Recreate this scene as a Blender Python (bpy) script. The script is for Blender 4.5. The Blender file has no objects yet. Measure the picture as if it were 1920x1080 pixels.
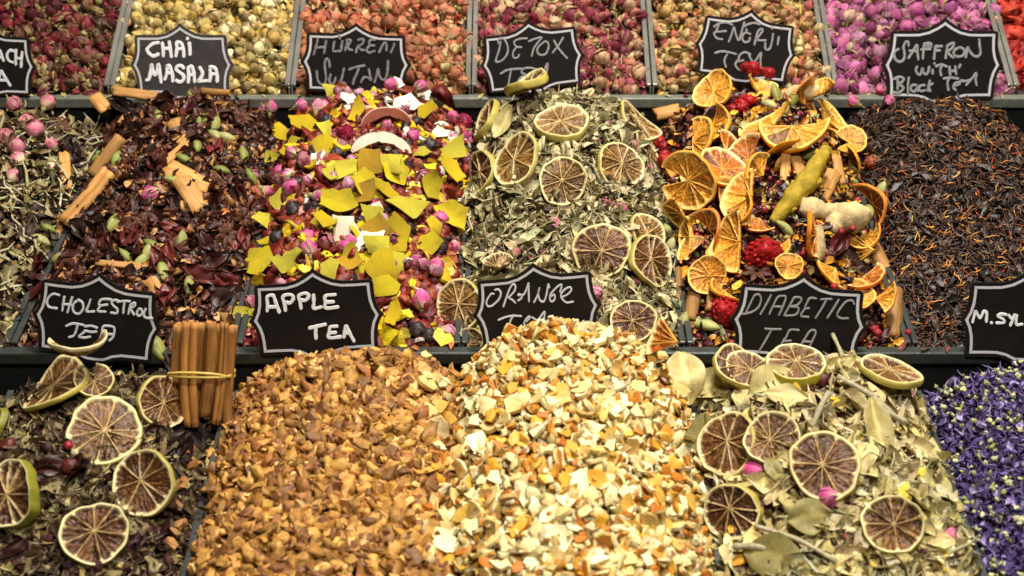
import bpy, math, random
import numpy as np
from mathutils import Vector, Matrix

# ------------------------------------------------------------------ camera, light, exposure
scene = bpy.context.scene
COL = scene.collection
CAM = np.array([0.0, 0.0, 1.55]); PITCH = math.radians(30.0); FPX = 2667.0
cd = bpy.data.cameras.new('camera'); co = bpy.data.objects.new('camera', cd); COL.objects.link(co)
cd.lens = 50.0; cd.sensor_width = 36.0; cd.clip_start = 0.02; cd.clip_end = 50.0
co.location = CAM; co.rotation_euler = (math.radians(60.0), 0, 0)
cd.dof.use_dof = True; cd.dof.focus_distance = 1.24; cd.dof.aperture_fstop = 7.1
scene.camera = co

w = bpy.data.worlds.new('World'); scene.world = w; w.use_nodes = True
w.node_tree.nodes['Background'].inputs[0].default_value = (1.0, 0.90, 0.78, 1)
w.node_tree.nodes['Background'].inputs[1].default_value = 0.03

def area(name, loc, target, sx, sy, power, col):
    l = bpy.data.lights.new(name, 'AREA'); l.shape = 'RECTANGLE'; l.size = sx; l.size_y = sy
    l.energy = power; l.color = col
    o = bpy.data.objects.new(name, l); COL.objects.link(o); o.location = loc
    d = Vector(target) - Vector(loc); o.rotation_euler = d.to_track_quat('-Z', 'Y').to_euler()
    return o
area('stall_lamp', (0.22, 1.18, 2.65), (0.0, 1.1, 0.93), 0.5, 0.13, 56, (1.0, 0.95, 0.88))
area('aisle_fill', (0.35, -0.15, 2.7), (0.0, 1.1, 0.93), 0.35, 0.2, 28, (1.0, 0.95, 0.88))  # unseen fill added from the viewer's side to brighten the fronts
scene.view_settings.view_transform = 'Standard'; scene.view_settings.look = 'None'
scene.view_settings.exposure = 0.0; scene.view_settings.gamma = 1.0; scene.view_settings.use_curve_mapping = False
scene.render.engine = 'CYCLES'
scene.cycles.max_bounces = 6; scene.cycles.diffuse_bounces = 2; scene.cycles.glossy_bounces = 2
scene.cycles.transmission_bounces = 4; scene.cycles.caustics_reflective = False

# ------------------------------------------------------------------ small helpers
RNG = np.random.default_rng(7)
def lin(c):
    c = np.asarray(c, float) / 255.0
    return np.where(c <= 0.04045, c / 12.92, ((c + 0.055) / 1.055) ** 2.4)
def nrm(v):
    v = np.asarray(v, float); return v / (np.linalg.norm(v) + 1e-12)
FWD = np.array([0, math.cos(PITCH), -math.sin(PITCH)]); UP = np.array([0, math.sin(PITCH), math.cos(PITCH)]); RT = np.array([1.0, 0, 0])
def ray(px, py):
    return nrm(FWD + RT * (px - 960) / FPX + UP * (540 - py) / FPX)
def depth_of(p): return float(np.dot(np.asarray(p) - CAM, FWD))
def px_m(p): return depth_of(p) / FPX          # metres per photo pixel at a point
def smooth(a, b, x):
    t = np.clip((x - a) / (b - a + 1e-12), 0, 1); return t * t * (3 - 2 * t)
_H = np.random.default_rng(99).random(4096)
def vnoise(P, seed=0):
    """value noise in [-1,1] of points (n,3)"""
    P = np.atleast_2d(np.asarray(P, float)); i = np.floor(P).astype(np.int64); f = P - i; f = f * f * (3 - 2 * f)
    def h(a, b, c): return _H[(a * 374761 + b * 668265 + c * 224737 + seed * 9176) % 4096]
    r = 0
    for dx in (0, 1):
        for dy in (0, 1):
            for dz in (0, 1):
                wgt = (f[:, 0] if dx else 1 - f[:, 0]) * (f[:, 1] if dy else 1 - f[:, 1]) * (f[:, 2] if dz else 1 - f[:, 2])
                r = r + wgt * h(i[:, 0] + dx, i[:, 1] + dy, i[:, 2] + dz)
    return r * 2 - 1
def frame(n, yaw=0.0, ref=(0, 1, 0.0)):
    n = nrm(n); t = np.cross(ref, n)
    if np.linalg.norm(t) < 1e-4: t = np.cross((1, 0, 0), n)
    t = nrm(t); b = np.cross(n, t); c, s = math.cos(yaw), math.sin(yaw)
    return np.stack([t * c + b * s, b * c - t * s, n], 1)       # columns x,y,z

class Proto:
    """one small shape: vertices, faces, a colour per vertex"""
    def __init__(s, V, F, C, sm=True):
        s.V = np.asarray(V, float); s.L = np.array([i for f in F for i in f], np.int64); s.S = np.array([len(f) for f in F], np.int64)
        C = np.asarray(C, float); s.C = np.tile(C, (len(s.V), 1)) if C.ndim == 1 else C; s.sm = sm
    def moved(s, M, t=(0, 0, 0)):
        q = Proto.__new__(Proto); q.V = s.V @ np.asarray(M).T + np.asarray(t); q.L, q.S, q.C, q.sm = s.L, s.S, s.C, s.sm; return q
def join(ps):
    q = Proto.__new__(Proto); off = 0; V, L, S, C = [], [], [], []
    for p in ps:
        V.append(p.V); L.append(p.L + off); S.append(p.S); C.append(p.C); off += len(p.V)
    q.V, q.L, q.S, q.C, q.sm = np.concatenate(V), np.concatenate(L), np.concatenate(S), np.concatenate(C), ps[0].sm
    return q

class Soup:
    def __init__(s): s.V, s.L, s.S, s.C, s.M = [], [], [], [], []; s.n = 0
    def add(s, p, Ms=None, Ts=None, tint=None):
        if Ms is None: Ms = np.eye(3)[None]; Ts = np.zeros((1, 3))
        k = len(Ms); n = len(p.V)
        if k == 0: return
        V = np.einsum('kij,nj->kni', Ms, p.V) + Ts[:, None, :]
        C = np.repeat(p.C[None], k, 0)
        if tint is not None: C = C * tint[:, None, :]
        s.V.append(V.reshape(-1, 3)); s.C.append(C.reshape(-1, 3))
        s.L.append((p.L[None] + (s.n + np.arange(k) * n)[:, None]).ravel()); s.S.append(np.tile(p.S, k))
        s.M.append(np.full(len(p.S) * k, p.sm)); s.n += n * k
    def mesh(s, name):
        V = np.concatenate(s.V); L = np.concatenate(s.L); S = np.concatenate(s.S); C = np.concatenate(s.C); M = np.concatenate(s.M)
        return raw_mesh(name, V, L, S, C, M)
def raw_mesh(name, V, L, S, C, M):
    me = bpy.data.meshes.new(name)
    me.vertices.add(len(V)); me.vertices.foreach_set('co', V.astype(np.float32).ravel())
    me.loops.add(len(L)); me.loops.foreach_set('vertex_index', L.astype(np.int32))
    me.polygons.add(len(S)); st = np.concatenate([[0], np.cumsum(S)[:-1]])
    me.polygons.foreach_set('loop_start', st.astype(np.int32))
    me.polygons.foreach_set('use_smooth', M.astype(bool))
    a = me.color_attributes.new('Col', 'FLOAT_COLOR', 'POINT')
    a.data.foreach_set('color', np.concatenate([np.clip(C, 0, 1), np.ones((len(C), 1))], 1).astype(np.float32).ravel())
    me.update(calc_edges=True); me.validate()
    return me
def pmesh(name, p): return raw_mesh(name, p.V, p.L, p.S, p.C, np.full(len(p.S), p.sm))
def link(name, data, mat=None, parent=None, M=None):
    o = bpy.data.objects.new(name, data); COL.objects.link(o)
    if mat is not None and not data.materials: data.materials.append(mat)
    if parent is not None: o.parent = parent
    if M is not None: o.matrix_world = M
    return o
def tag(o, label, cat, group=None, kind=None):
    o['label'] = label; o['category'] = cat
    if group: o['group'] = group
    if kind: o['kind'] = kind
    return o
def mat4(R, t, s=1.0):
    m = np.eye(4); m[:3, :3] = R * s; m[:3, 3] = t; return Matrix(m.tolist())
def empty(name, M):
    o = bpy.data.objects.new(name, None); COL.objects.link(o); o.matrix_world = M; o.empty_display_size = 0.01; return o

# ------------------------------------------------------------------ materials
def material(name, rough=0.6, var=0.35, vscale=400.0, bump=0.4, bscale=900.0, spec=0.4, stretch=(1, 1, 1), color=None, metallic=0.0, trans=0.0, hue=0.0, sss=0.0):
    m = bpy.data.materials.new(name); m.use_nodes = True; nt = m.node_tree; N = nt.nodes; B = N['Principled BSDF']
    tc = N.new('ShaderNodeTexCoord'); mp = N.new('ShaderNodeMapping'); mp.inputs['Scale'].default_value = stretch
    nt.links.new(tc.outputs['Object'], mp.inputs['Vector'])
    if color is None:
        src = N.new('ShaderNodeAttribute'); src.attribute_name = 'Col'; base = src.outputs['Color']
    else:
        src = N.new('ShaderNodeRGB'); src.outputs[0].default_value = (*lin(color), 1); base = src.outputs[0]
    n1 = N.new('ShaderNodeTexNoise'); n1.inputs['Scale'].default_value = vscale; n1.inputs['Detail'].default_value = 5; n1.inputs['Roughness'].default_value = 0.65
    nt.links.new(mp.outputs['Vector'], n1.inputs['Vector'])
    mr = N.new('ShaderNodeMapRange'); mr.inputs['From Min'].default_value = 0.3; mr.inputs['From Max'].default_value = 0.7
    mr.inputs['To Min'].default_value = 1 - var; mr.inputs['To Max'].default_value = 1 + var * 0.6
    nt.links.new(n1.outputs['Fac'], mr.inputs['Value'])
    hs = N.new('ShaderNodeHueSaturation'); nt.links.new(base, hs.inputs['Color']); nt.links.new(mr.outputs['Result'], hs.inputs['Value'])
    if hue:
        oi = N.new('ShaderNodeObjectInfo'); h2 = N.new('ShaderNodeMapRange'); h2.inputs['To Min'].default_value = 1 - hue; h2.inputs['To Max'].default_value = 1 + hue * .5
        nt.links.new(oi.outputs['Random'], h2.inputs['Value'])
        h3 = N.new('ShaderNodeHueSaturation'); nt.links.new(hs.outputs['Color'], h3.inputs['Color']); nt.links.new(h2.outputs['Result'], h3.inputs['Value'])
        hs = h3
    nt.links.new(hs.outputs['Color'], B.inputs['Base Color'])
    B.inputs['Roughness'].default_value = rough; B.inputs['Specular IOR Level'].default_value = spec; B.inputs['Metallic'].default_value = metallic
    B.inputs['Transmission Weight'].default_value = trans
    if sss:
        B.inputs['Subsurface Weight'].default_value = sss; B.inputs['Subsurface Radius'].default_value = (0.004, 0.002, 0.001); B.inputs['Subsurface Scale'].default_value = 1.0
    if bump:
        n2 = N.new('ShaderNodeTexNoise'); n2.inputs['Scale'].default_value = bscale; n2.inputs['Detail'].default_value = 4
        nt.links.new(mp.outputs['Vector'], n2.inputs['Vector'])
        bp = N.new('ShaderNodeBump'); bp.inputs['Strength'].default_value = bump; bp.inputs['Distance'].default_value = 0.0008
        nt.links.new(n2.outputs['Fac'], bp.inputs['Height']); nt.links.new(bp.outputs['Normal'], B.inputs['Normal'])
    return m
MT = {
    'dry': material('dried_plant', 0.6, 0.35, 350, 0.5, 700, 0.35),
    'tea': material('dry_tea', 0.42, 0.35, 350, 0.5, 800, 0.5),
    'petal': material('dried_petal', 0.6, 0.30, 250, 0.45, 600, 0.3, hue=0.18),
    'apple': material('dried_apple', 0.55, 0.32, 260, 0.6, 500, 0.35, hue=0.2),
    'peel': material('dried_peel', 0.55, 0.22, 380, 0.6, 700, 0.35, hue=0.12),
    'yellow': material('yellow_peel', 0.5, 0.42, 130, 1.0, 300, 0.35, hue=0.22),
    'pulp': material('citrus_pulp', 0.36, 0.5, 420, 1.0, 520, 0.4),
    'rind': material('citrus_rind', 0.5, 0.18, 260, 0.5, 520, 0.35),
    'bark': material('cinnamon_bark', 0.6, 0.42, 260, 0.7, 420, 0.3, stretch=(1, 1, 0.12), hue=0.14),
    'barkflake': material('cinnamon_flake', 0.6, 0.4, 260, 0.7, 420, 0.3, stretch=(0.14, 1, 1), hue=0.14),
    'root': material('dried_root', 0.75, 0.35, 160, 1.0, 230, 0.2),
    'leaf': material('bay_leaf', 0.5, 0.2, 160, 0.45, 420, 0.35, hue=0.12),
    'berry': material('dried_berry', 0.48, 0.5, 320, 1.0, 420, 0.4, hue=0.2),
    'pod': material('cardamom_husk', 0.5, 0.22, 300, 0.5, 500, 0.35, stretch=(1, 1, .25), hue=0.15),
    'white': material('coconut_flesh', 0.5, 0.08, 300, 0.3, 500, 0.35),
    'steel': material('tray_steel', 0.32, 0.35, 60, 0.25, 240, 0.5, color=(74, 76, 72), metallic=0.35),
    'plastic': material('tray_plastic', 0.2, 0.3, 40, 0.3, 130, 0.6, color=(128, 124, 114), trans=0.2),
    'rail': material('rail_paint', 0.38, 0.4, 90, 0.35, 420, 0.5, color=(54, 58, 52)),
    'rail_sheen': material('rail_paint_sheen', 0.38, 0.3, 90, 0.35, 420, 0.5, color=(108, 110, 98)),  # same rail paint, lightened in its colour for reflected light
    'stand': material('stand_paint', 0.6, 0.2, 60, 0.2, 200, 0.3, color=(30, 30, 28)),
    'band': material('rubber_band', 0.4, 0.1, 300, 0.1, 500, 0.4, color=(204, 176, 84)),
}
# chalkboard with small bright specks of dust; chalk pen with worn gaps
def board_material():
    m = material('chalkboard', 0.42, 0.3, 90, 0.15, 500, 0.3, color=(25, 21, 20)); nt = m.node_tree; N = nt.nodes; B = N['Principled BSDF']
    old = B.inputs['Base Color'].links[0].from_socket
    tc = N.new('ShaderNodeTexCoord'); v = N.new('ShaderNodeTexVoronoi'); v.inputs['Scale'].default_value = 620
    nt.links.new(tc.outputs['Object'], v.inputs['Vector'])
    a = N.new('ShaderNodeMath'); a.operation = 'LESS_THAN'; a.inputs[1].default_value = 0.03; nt.links.new(v.outputs['Distance'], a.inputs[0])
    s = N.new('ShaderNodeSeparateColor'); nt.links.new(v.outputs['Color'], s.inputs[0])
    b = N.new('ShaderNodeMath'); b.operation = 'GREATER_THAN'; b.inputs[1].default_value = 0.86; nt.links.new(s.outputs[0], b.inputs[0])
    c = N.new('ShaderNodeMath'); c.operation = 'MULTIPLY'; nt.links.new(a.outputs[0], c.inputs[0]); nt.links.new(b.outputs[0], c.inputs[1])
    mx = N.new('ShaderNodeMix'); mx.data_type = 'RGBA'; mx.inputs[7].default_value = (0.30, 0.26, 0.20, 1)
    nt.links.new(c.outputs[0], mx.inputs[0]); nt.links.new(old, mx.inputs[6]); nt.links.new(mx.outputs[2], B.inputs['Base Color'])
    return m
MT['board'] = board_material()
MT['board_grey'] = material('chalkboard_grey', 0.5, 0.3, 70, 0.15, 500, 0.4, color=(62, 57, 56))  # same black board, its colour greyed to paint in reflected lamp light
def chalk(name, col, worn):
    m = material(name, 0.6, worn, 420, 0.1, 500, 0.2, color=col); return m
MT['chalk'] = chalk('chalk_white', (208, 206, 206), 0.14)
MT['chalk_bright'] = chalk('chalk_bright', (232, 230, 228), 0.06)
MT['chalk_grey'] = chalk('chalk_grey', (150, 147, 146), 0.3)
MT['chalk_faint'] = chalk('chalk_faint', (130, 126, 126), 0.55)
MT['border'] = chalk('border_paint', (196, 194, 194), 0.1)

# ------------------------------------------------------------------ layout of the stepped stall
BX = [-0.5985, -0.413, -0.2275, -0.042, 0.1435, 0.329, 0.5145, 0.70]
ROWS = {'front': dict(y0=0.608, y1=0.966, z0=0.853, s=math.tan(math.radians(6)), lip=None),
        'middle': dict(y0=0.990, y1=1.342, z0=0.921, s=math.tan(math.radians(6)), lip=(0.984, 0.921)),
        'back': dict(y0=1.366, y1=1.66, z0=0.989, s=math.tan(math.radians(25)), lip=(1.360, 0.989))}
# per tray: mound height, v of the peak, edge levels (left, right, front), power
DEF = dict(H=0.045, vp=0.9, eL=-0.009, eR=-0.009, f=0.12, p=2.4, q=0.8, back=0.75)
TR = {}
def tray_shape(row, c, **k): d = dict(DEF); d.update(k); TR[(row, c)] = d
for c in range(7):
    tray_shape('back', c, H=0.010, vp=0.5, eL=-0.004, eR=-0.004, f=0.6, back=0.9)
    tray_shape('middle', c); tray_shape('front', c)
tray_shape('middle', 0, H=0.038, vp=0.75); tray_shape('middle', 1, H=0.058, vp=0.9, eL=-0.012)
tray_shape('middle', 2, H=0.062, vp=0.88); tray_shape('middle', 3, H=0.060, vp=0.88)
tray_shape('middle', 4, H=0.066, vp=0.88); tray_shape('middle', 5, H=0.056, vp=0.9, eL=-0.010, p=3); tray_shape('middle', 6, H=0.05)
tray_shape('front', 1, H=0.045, vp=0.86, eR=-0.018, f=0.2); tray_shape('front', 2, H=0.045, vp=0.92, eR=0.014, eL=-0.006, f=0.25, p=2.6)
tray_shape('front', 3, H=0.075, vp=0.93, eL=0.014, eR=-0.008, f=0.25, p=2.2); tray_shape('front', 4, H=0.052, vp=0.9, eL=-0.014, f=0.22)
tray_shape('front', 5, H=0.050, vp=0.9, eL=-0.012, f=0.2)
def rim(row, Y): r = ROWS[row]; return r['z0'] + (Y - r['y0']) * r['s']
def hgt_tray(row, c, X, Y):
    r = ROWS[row]; d = TR[(row, c)]; x0, x1 = BX[c], BX[c + 1]
    u = np.clip((X - (x0 + x1) / 2) / ((x1 - x0) / 2), -1, 1); v = np.clip((Y - r['y0']) / (r['y1'] - r['y0']), 0, 1)
    pf = np.where(v < d['vp'], d['f'] + (1 - d['f']) * np.sin(np.clip(v / d['vp'], 0, 1) * math.pi / 2), 1 - (1 - d['back']) * smooth(d['vp'], 1, v))
    edge = d['eL'] * (1 - u) / 2 + d['eR'] * (1 + u) / 2
    edge = np.where(edge > 0, edge * pf, edge)
    P = np.stack([X, Y, np.full_like(X, c * 3.1 + len(row))], 1)
    wob = 0.0030 * vnoise(P * 38) + 0.0018 * vnoise(P * 90, 5)
    return rim(row, Y) + edge + d['H'] * (1 - np.abs(u) ** d['p']) ** d['q'] * pf + wob
def hgt(row, X, Y):
    X = np.atleast_1d(np.asarray(X, float)); Y = np.atleast_1d(np.asarray(Y, float)); z = np.full(X.shape, -1.0)
    for c in range(7):
        m = (X >= BX[c]) & (X <= BX[c + 1])
        if m.any(): z[m] = hgt_tray(row, c, X[m], Y[m])
    r = ROWS[row]; out = (Y < r['y0']) | (Y > r['y1'])
    z[out] = -1.0
    return z
def hnormal(row, X, Y):
    e = 0.006; r = ROWS[row]; Yc = np.clip(Y, r['y0'] + e, r['y1'] - e); Xc = np.clip(X, BX[0] + e, BX[-1] - e)
    dx = np.clip((hgt(row, Xc + e, Yc) - hgt(row, Xc - e, Yc)) / (2 * e), -1.3, 1.3); dy = np.clip((hgt(row, Xc, Yc + e) - hgt(row, Xc, Yc - e)) / (2 * e), -1.3, 1.3)
    n = np.stack([-dx, -dy, np.ones_like(dx)], 1); return n / np.linalg.norm(n, axis=1, keepdims=True)
def hit(px, py, row=None):
    """first heap surface on the photo ray; returns point, normal, row"""
    d = ray(px, py); best = None
    for rw in ([row] if row else ['front', 'middle', 'back']):
        t = np.arange(0.85, 2.2, 0.0015); P = CAM + d * t[:, None]
        ok = P[:, 2] <= hgt(rw, P[:, 0], P[:, 1])
        if ok.any():
            i = int(np.argmax(ok))
            if best is None or t[i] < best[0]: best = (t[i], rw)
    if best is None:
        r = ROWS[row or 'middle']; Yc = r['y1'] - 0.012; t = Yc / d[1]; p = CAM + d * t
        return p, np.array([0, -0.3, 0.95]), row or 'middle'
    p = CAM + d * best[0]; return p, hnormal(best[1], p[:1], p[1:2])[0], best[1]

def box(x0, x1, y0, y1, z0, z1, col=(1, 1, 1)):
    V = [(x, y, z) for z in (z0, z1) for y in (y0, y1) for x in (x0, x1)]
    F = [(0, 2, 3, 1), (4, 5, 7, 6), (0, 1, 5, 4), (2, 6, 7, 3), (0, 4, 6, 2), (1, 3, 7, 5)]
    return Proto(V, F, col, False)
def shear(p, s, y0):       # tilt a box back with the slope of its row
    p.V[:, 2] += (p.V[:, 1] - y0) * s; return p
def add_bevel(o, wdt=0.0012, seg=2):
    b = o.modifiers.new('bevel', 'BEVEL'); b.width = wdt; b.segments = seg; b.limit_method = 'ANGLE'; return o

stand = empty('display_stand', Matrix.Translation((0, 0.6, 0.78)))
tag(stand, 'dark stepped metal stall stand carrying three rows of tea trays', 'stall stand')
for rw in ('front', 'middle', 'back'):
    r = ROWS[rw]
    o = link('shelf', pmesh('shelf', shear(box(BX[0], BX[-1], r['y0'] - 0.004, r['y1'] + 0.004, r['z0'] - 0.066, r['z0'] - 0.060), r['s'], r['y0'])), MT['stand']); o.parent = stand; o.matrix_parent_inverse = stand.matrix_world.inverted()
for rw, mt in (('middle', 'rail'), ('back', 'rail_sheen')):
    ly, lz = ROWS[rw]['lip']
    o = link('rail', pmesh('rail', box(BX[0], BX[-1], ly - 0.006, ly + 0.005, lz - 0.0085, lz + 0.003)), MT[mt]); o.parent = stand; o.matrix_parent_inverse = stand.matrix_world.inverted(); add_bevel(o, 0.0018, 3)
    o = link('riser', pmesh('riser', box(BX[0], BX[-1], ly - 0.001, ly + 0.003, lz - 0.11, lz - 0.0087)), MT['stand']); o.parent = stand; o.matrix_parent_inverse = stand.matrix_world.inverted()

TRAYTXT = {
 ('back', 0): 'clear tray holding the dark red rose mix', ('back', 1): 'clear tray holding pale yellow rosebuds', ('back', 2): 'clear tray holding peach and orange rosebuds',
 ('back', 3): 'clear tray holding pink and red rosebuds', ('back', 4): 'clear tray holding yellow and orange rosebuds', ('back', 5): 'clear tray holding bright magenta rosebuds', ('back', 6): 'clear tray holding bright red dried fruit',
 ('middle', 0): 'dark tray of green herb stalks with few rosebuds', ('middle', 1): 'dark tray of cinnamon, hibiscus and cardamom mix', ('middle', 2): 'dark tray of yellow peel, coconut and rosebud mix',
 ('middle', 3): 'dark tray of green herb mix with lime slices', ('middle', 4): 'dark tray of orange slices, ginger and spices', ('middle', 5): 'dark tray of black tea with orange flecks', ('middle', 6): 'dark tray at the end past the black tea',
 ('front', 0): 'dark tray before the herb stalk tray', ('front', 1): 'dark tray of dark leaf mix with lime slices', ('front', 2): 'dark tray of golden diced apple', ('front', 3): 'dark tray of white and orange peel chips',
 ('front', 4): 'dark tray of pale leaves, bay and lime slices', ('front', 5): 'dark tray of purple mallow flowers', ('front', 6): 'dark tray at the end past the purple flowers'}
for (rw, c), txt in TRAYTXT.items():
    if (rw, c) in (('middle', 6), ('front', 0), ('front', 6)): continue
    r = ROWS[rw]; x0, x1 = BX[c] + 0.0006, BX[c + 1] - 0.0006; y0, y1, z0 = r['y0'], r['y1'], r['z0']
    t = empty('tea_tray', Matrix.Translation(((x0 + x1) / 2, y0, z0 - 0.058))); tag(t, txt, 'tray', 'trays of the stall')
    mt = MT['plastic'] if rw == 'back' else MT['steel']; inv = t.matrix_world.inverted(); top = 0.013 if rw == 'back' else 0.006
    def put(nm, p, bev=0.0):
        o = link(nm, pmesh('tray_' + nm, shear(p, r['s'], y0)), mt); o.parent = t; o.matrix_parent_inverse = inv
        if bev: add_bevel(o, bev, 3)
    put('floor', box(x0 + .002, x1 - .002, y0 + .002, y1 - .002, z0 - 0.058, z0 - 0.056))
    wd = 0.0018
    for s0, s1, rx0, rx1 in ((x0, x0 + wd, x0, x0 + 0.0052), (x1 - wd, x1, x1 - 0.0052, x1)):
        p = join([box(s0, s1, y0, y1, z0 - 0.057, z0 + top - 0.0032), box(rx0, rx1, y0 + 0.0004, y1 - 0.0004, z0 + top - 0.003, z0 + top)])
        if rw == 'back':      # moulded plastic rims bow upwards away from the lip
            pass
        put('side_wall', p, 0.0011)
    put('front_wall', box(x0 + wd + .0003, x1 - wd - .0003, y0, y0 + wd, z0 - 0.055, z0 - 0.003))
    put('back_wall', box(x0 + wd + .0003, x1 - wd - .0003, y1 - wd, y1, z0 - 0.055, z0 - 0.003))
# ------------------------------------------------------------------ small shapes
def R_(a, b): return RNG.uniform(a, b)
def pick(cols, j=0.12):
    c = lin(cols[RNG.integers(len(cols))]); return c * (1 + RNG.normal(0, j)) * (1 + RNG.normal(0, j * .25, 3))
def chunk(sx, sy, sz, col, rough=0.16, bend=0.5, sm=False):
    g = [-1, 0, 1]; V, idx = [], {}
    for i in g:
        for j in g:
            for k in g:
                if (i, j, k) != (0, 0, 0): idx[(i, j, k)] = len(V); V.append((i, j, k))
    F = []
    for ax in range(3):
        for sg in (-1, 1):
            for a in (-1, 0):
                for b in (-1, 0):
                    q = []
                    for (da, db) in ((0, 0), (1, 0), (1, 1), (0, 1)):
                        t = [0, 0, 0]; t[ax] = sg; t[(ax + 1) % 3] = a + da; t[(ax + 2) % 3] = b + db; q.append(idx[tuple(t)])
                    F.append(q if sg > 0 else q[::-1])
    V = np.array(V, float); r = np.linalg.norm(V, axis=1, keepdims=True); V = V * (1 / r ** 0.45)
    V += RNG.normal(0, rough, V.shape); V[:, 0] += R_(-.4, .4) * V[:, 1]
    V = V * np.array([sx, sy, sz]) * .5; V[:, 2] += bend * R_(-1, 1) * V[:, 0] ** 2 / sx * 2
    C = np.asarray(col) * (1 + RNG.normal(0, .13, (len(V), 1)))
    return Proto(V, F, C, sm)
def plate(r, th, top, bot, edge=None, n=7, sub=2, irr=0.28, curl=0.5, asp=0.75, jag=0.04, rings=(0.0, 0.55, 1.0)):
    """thin irregular curled flake with two differently coloured faces"""
    a = np.sort((np.arange(n) + RNG.uniform(-.3, .3, n)) / n * 2 * math.pi); rr = 1 + RNG.uniform(-irr, irr, n)
    P = np.stack([np.cos(a) * rr, np.sin(a) * rr * asp], 1); B = []
    for i in range(n):
        p, q = P[i], P[(i + 1) % n]
        for k in range(sub): B.append(p + (q - p) * k / sub + RNG.normal(0, jag, 2))
    B = np.array(B); m = len(B); ca, cb = R_(0, math.pi), curl * R_(.4, 1) * RNG.choice([-1, 1]); c2 = R_(-.25, .25) * curl
    sd = int(RNG.integers(1000))
    def zz(X): u = X @ np.array([math.cos(ca), math.sin(ca)]); v = X @ np.array([-math.sin(ca), math.cos(ca)]); return cb * u * u * .6 + c2 * v * u + .09 * vnoise(np.c_[X * 1.7, np.zeros(len(X))], sd)
    V, F, C = [], [], []
    def side(zo, col, flip):
        o = len(V); V.append((0, 0, 0)); X0 = np.zeros((1, 2)); V[-1] = (0, 0, zz(X0)[0] + zo); C.append(col)
        for f in rings[1:]:
            X = B * f; z = zz(X)
            k = zo * (0.75 if f == 1.0 else 1.0)
            for i in range(m): V.append((X[i, 0], X[i, 1], z[i] + k)); C.append(col * (1 + RNG.normal(0, .06)))
        for i in range(m):
            j = (i + 1) % m; q = (o, o + 1 + i, o + 1 + j); F.append(q[::-1] if flip else q)
            for s in range(len(rings) - 2):
                b0 = o + 1 + s * m; q = (b0 + i, b0 + m + i, b0 + m + j, b0 + j); F.append(q[::-1] if flip else q)
        return o + 1 + (len(rings) - 2) * m
    t = th / r / 2; e = edge if edge is not None else (np.asarray(top) + np.asarray(bot)) / 2
    a0 = side(t, np.asarray(top), False); b0 = side(-t, np.asarray(bot), True)
    o = len(V)
    for k in (a0, b0):
        for i in range(m): V.append(V[k + i]); C.append(e)
    for i in range(m):
        j = (i + 1) % m; F.append((o + i, o + m + i, o + m + j, o + j))
    return Proto(np.array(V) * r, F, np.array(C), True)
def tube(P, rad, col, n=6, flat=1.0, twist=0.0, cap=True, sm=True, ref=(0, 0, 1.0)):
    """swept strip along points P, radius per point; flat squashes the section"""
    P = np.asarray(P, float); m = len(P); rad = np.broadcast_to(np.asarray(rad, float), (m,)); V, F = [], []
    T = np.gradient(P, axis=0)
    for i in range(m):
        t = nrm(T[i]); s = np.cross(ref, t); s = nrm(s) if np.linalg.norm(s) > 1e-5 else np.array([1.0, 0, 0]); b = np.cross(t, s)
        for k in range(n):
            a = 2 * math.pi * k / n + twist * i / m; c, d = math.cos(a), math.sin(a) * flat
            if twist: c2, s2 = math.cos(twist * i / m), math.sin(twist * i / m); a0 = 2 * math.pi * k / n; c, d = math.cos(a0) * c2 - math.sin(a0) * flat * s2, math.cos(a0) * s2 + math.sin(a0) * flat * c2
            V.append(P[i] + (s * c + b * d) * rad[i])
    for i in range(m - 1):
        for k in range(n): F.append((i * n + k, i * n + (k + 1) % n, (i + 1) * n + (k + 1) % n, (i + 1) * n + k))
    if cap: F.append(tuple(range(n))[::-1]); F.append(tuple((m - 1) * n + k for k in range(n)))
    col = np.asarray(col, float); C = np.repeat(col, n, 0) if col.ndim == 2 else col
    return Proto(V, F, C, sm)
def sliver(L, wd, col, seg=5, curl=0.5, flat=0.3, n=4, twist=1.0):
    t = np.linspace(-.5, .5, seg + 1); a, b = R_(-curl, curl), R_(-curl, curl)
    P = np.stack([t * L, a * (t * t) * L + RNG.normal(0, .03, seg + 1) * L, b * (t * t) * L * .7 + RNG.normal(0, .02, seg + 1) * L], 1)
    rad = wd * .5 * (1 - (2 * np.abs(t)) ** 2.5 * .85) * (1 + RNG.normal(0, .12, seg + 1))
    return tube(P, rad, np.asarray(col) * (1 + RNG.normal(0, .12, (seg + 1, 1))), n, flat, R_(-twist, twist))
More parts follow.
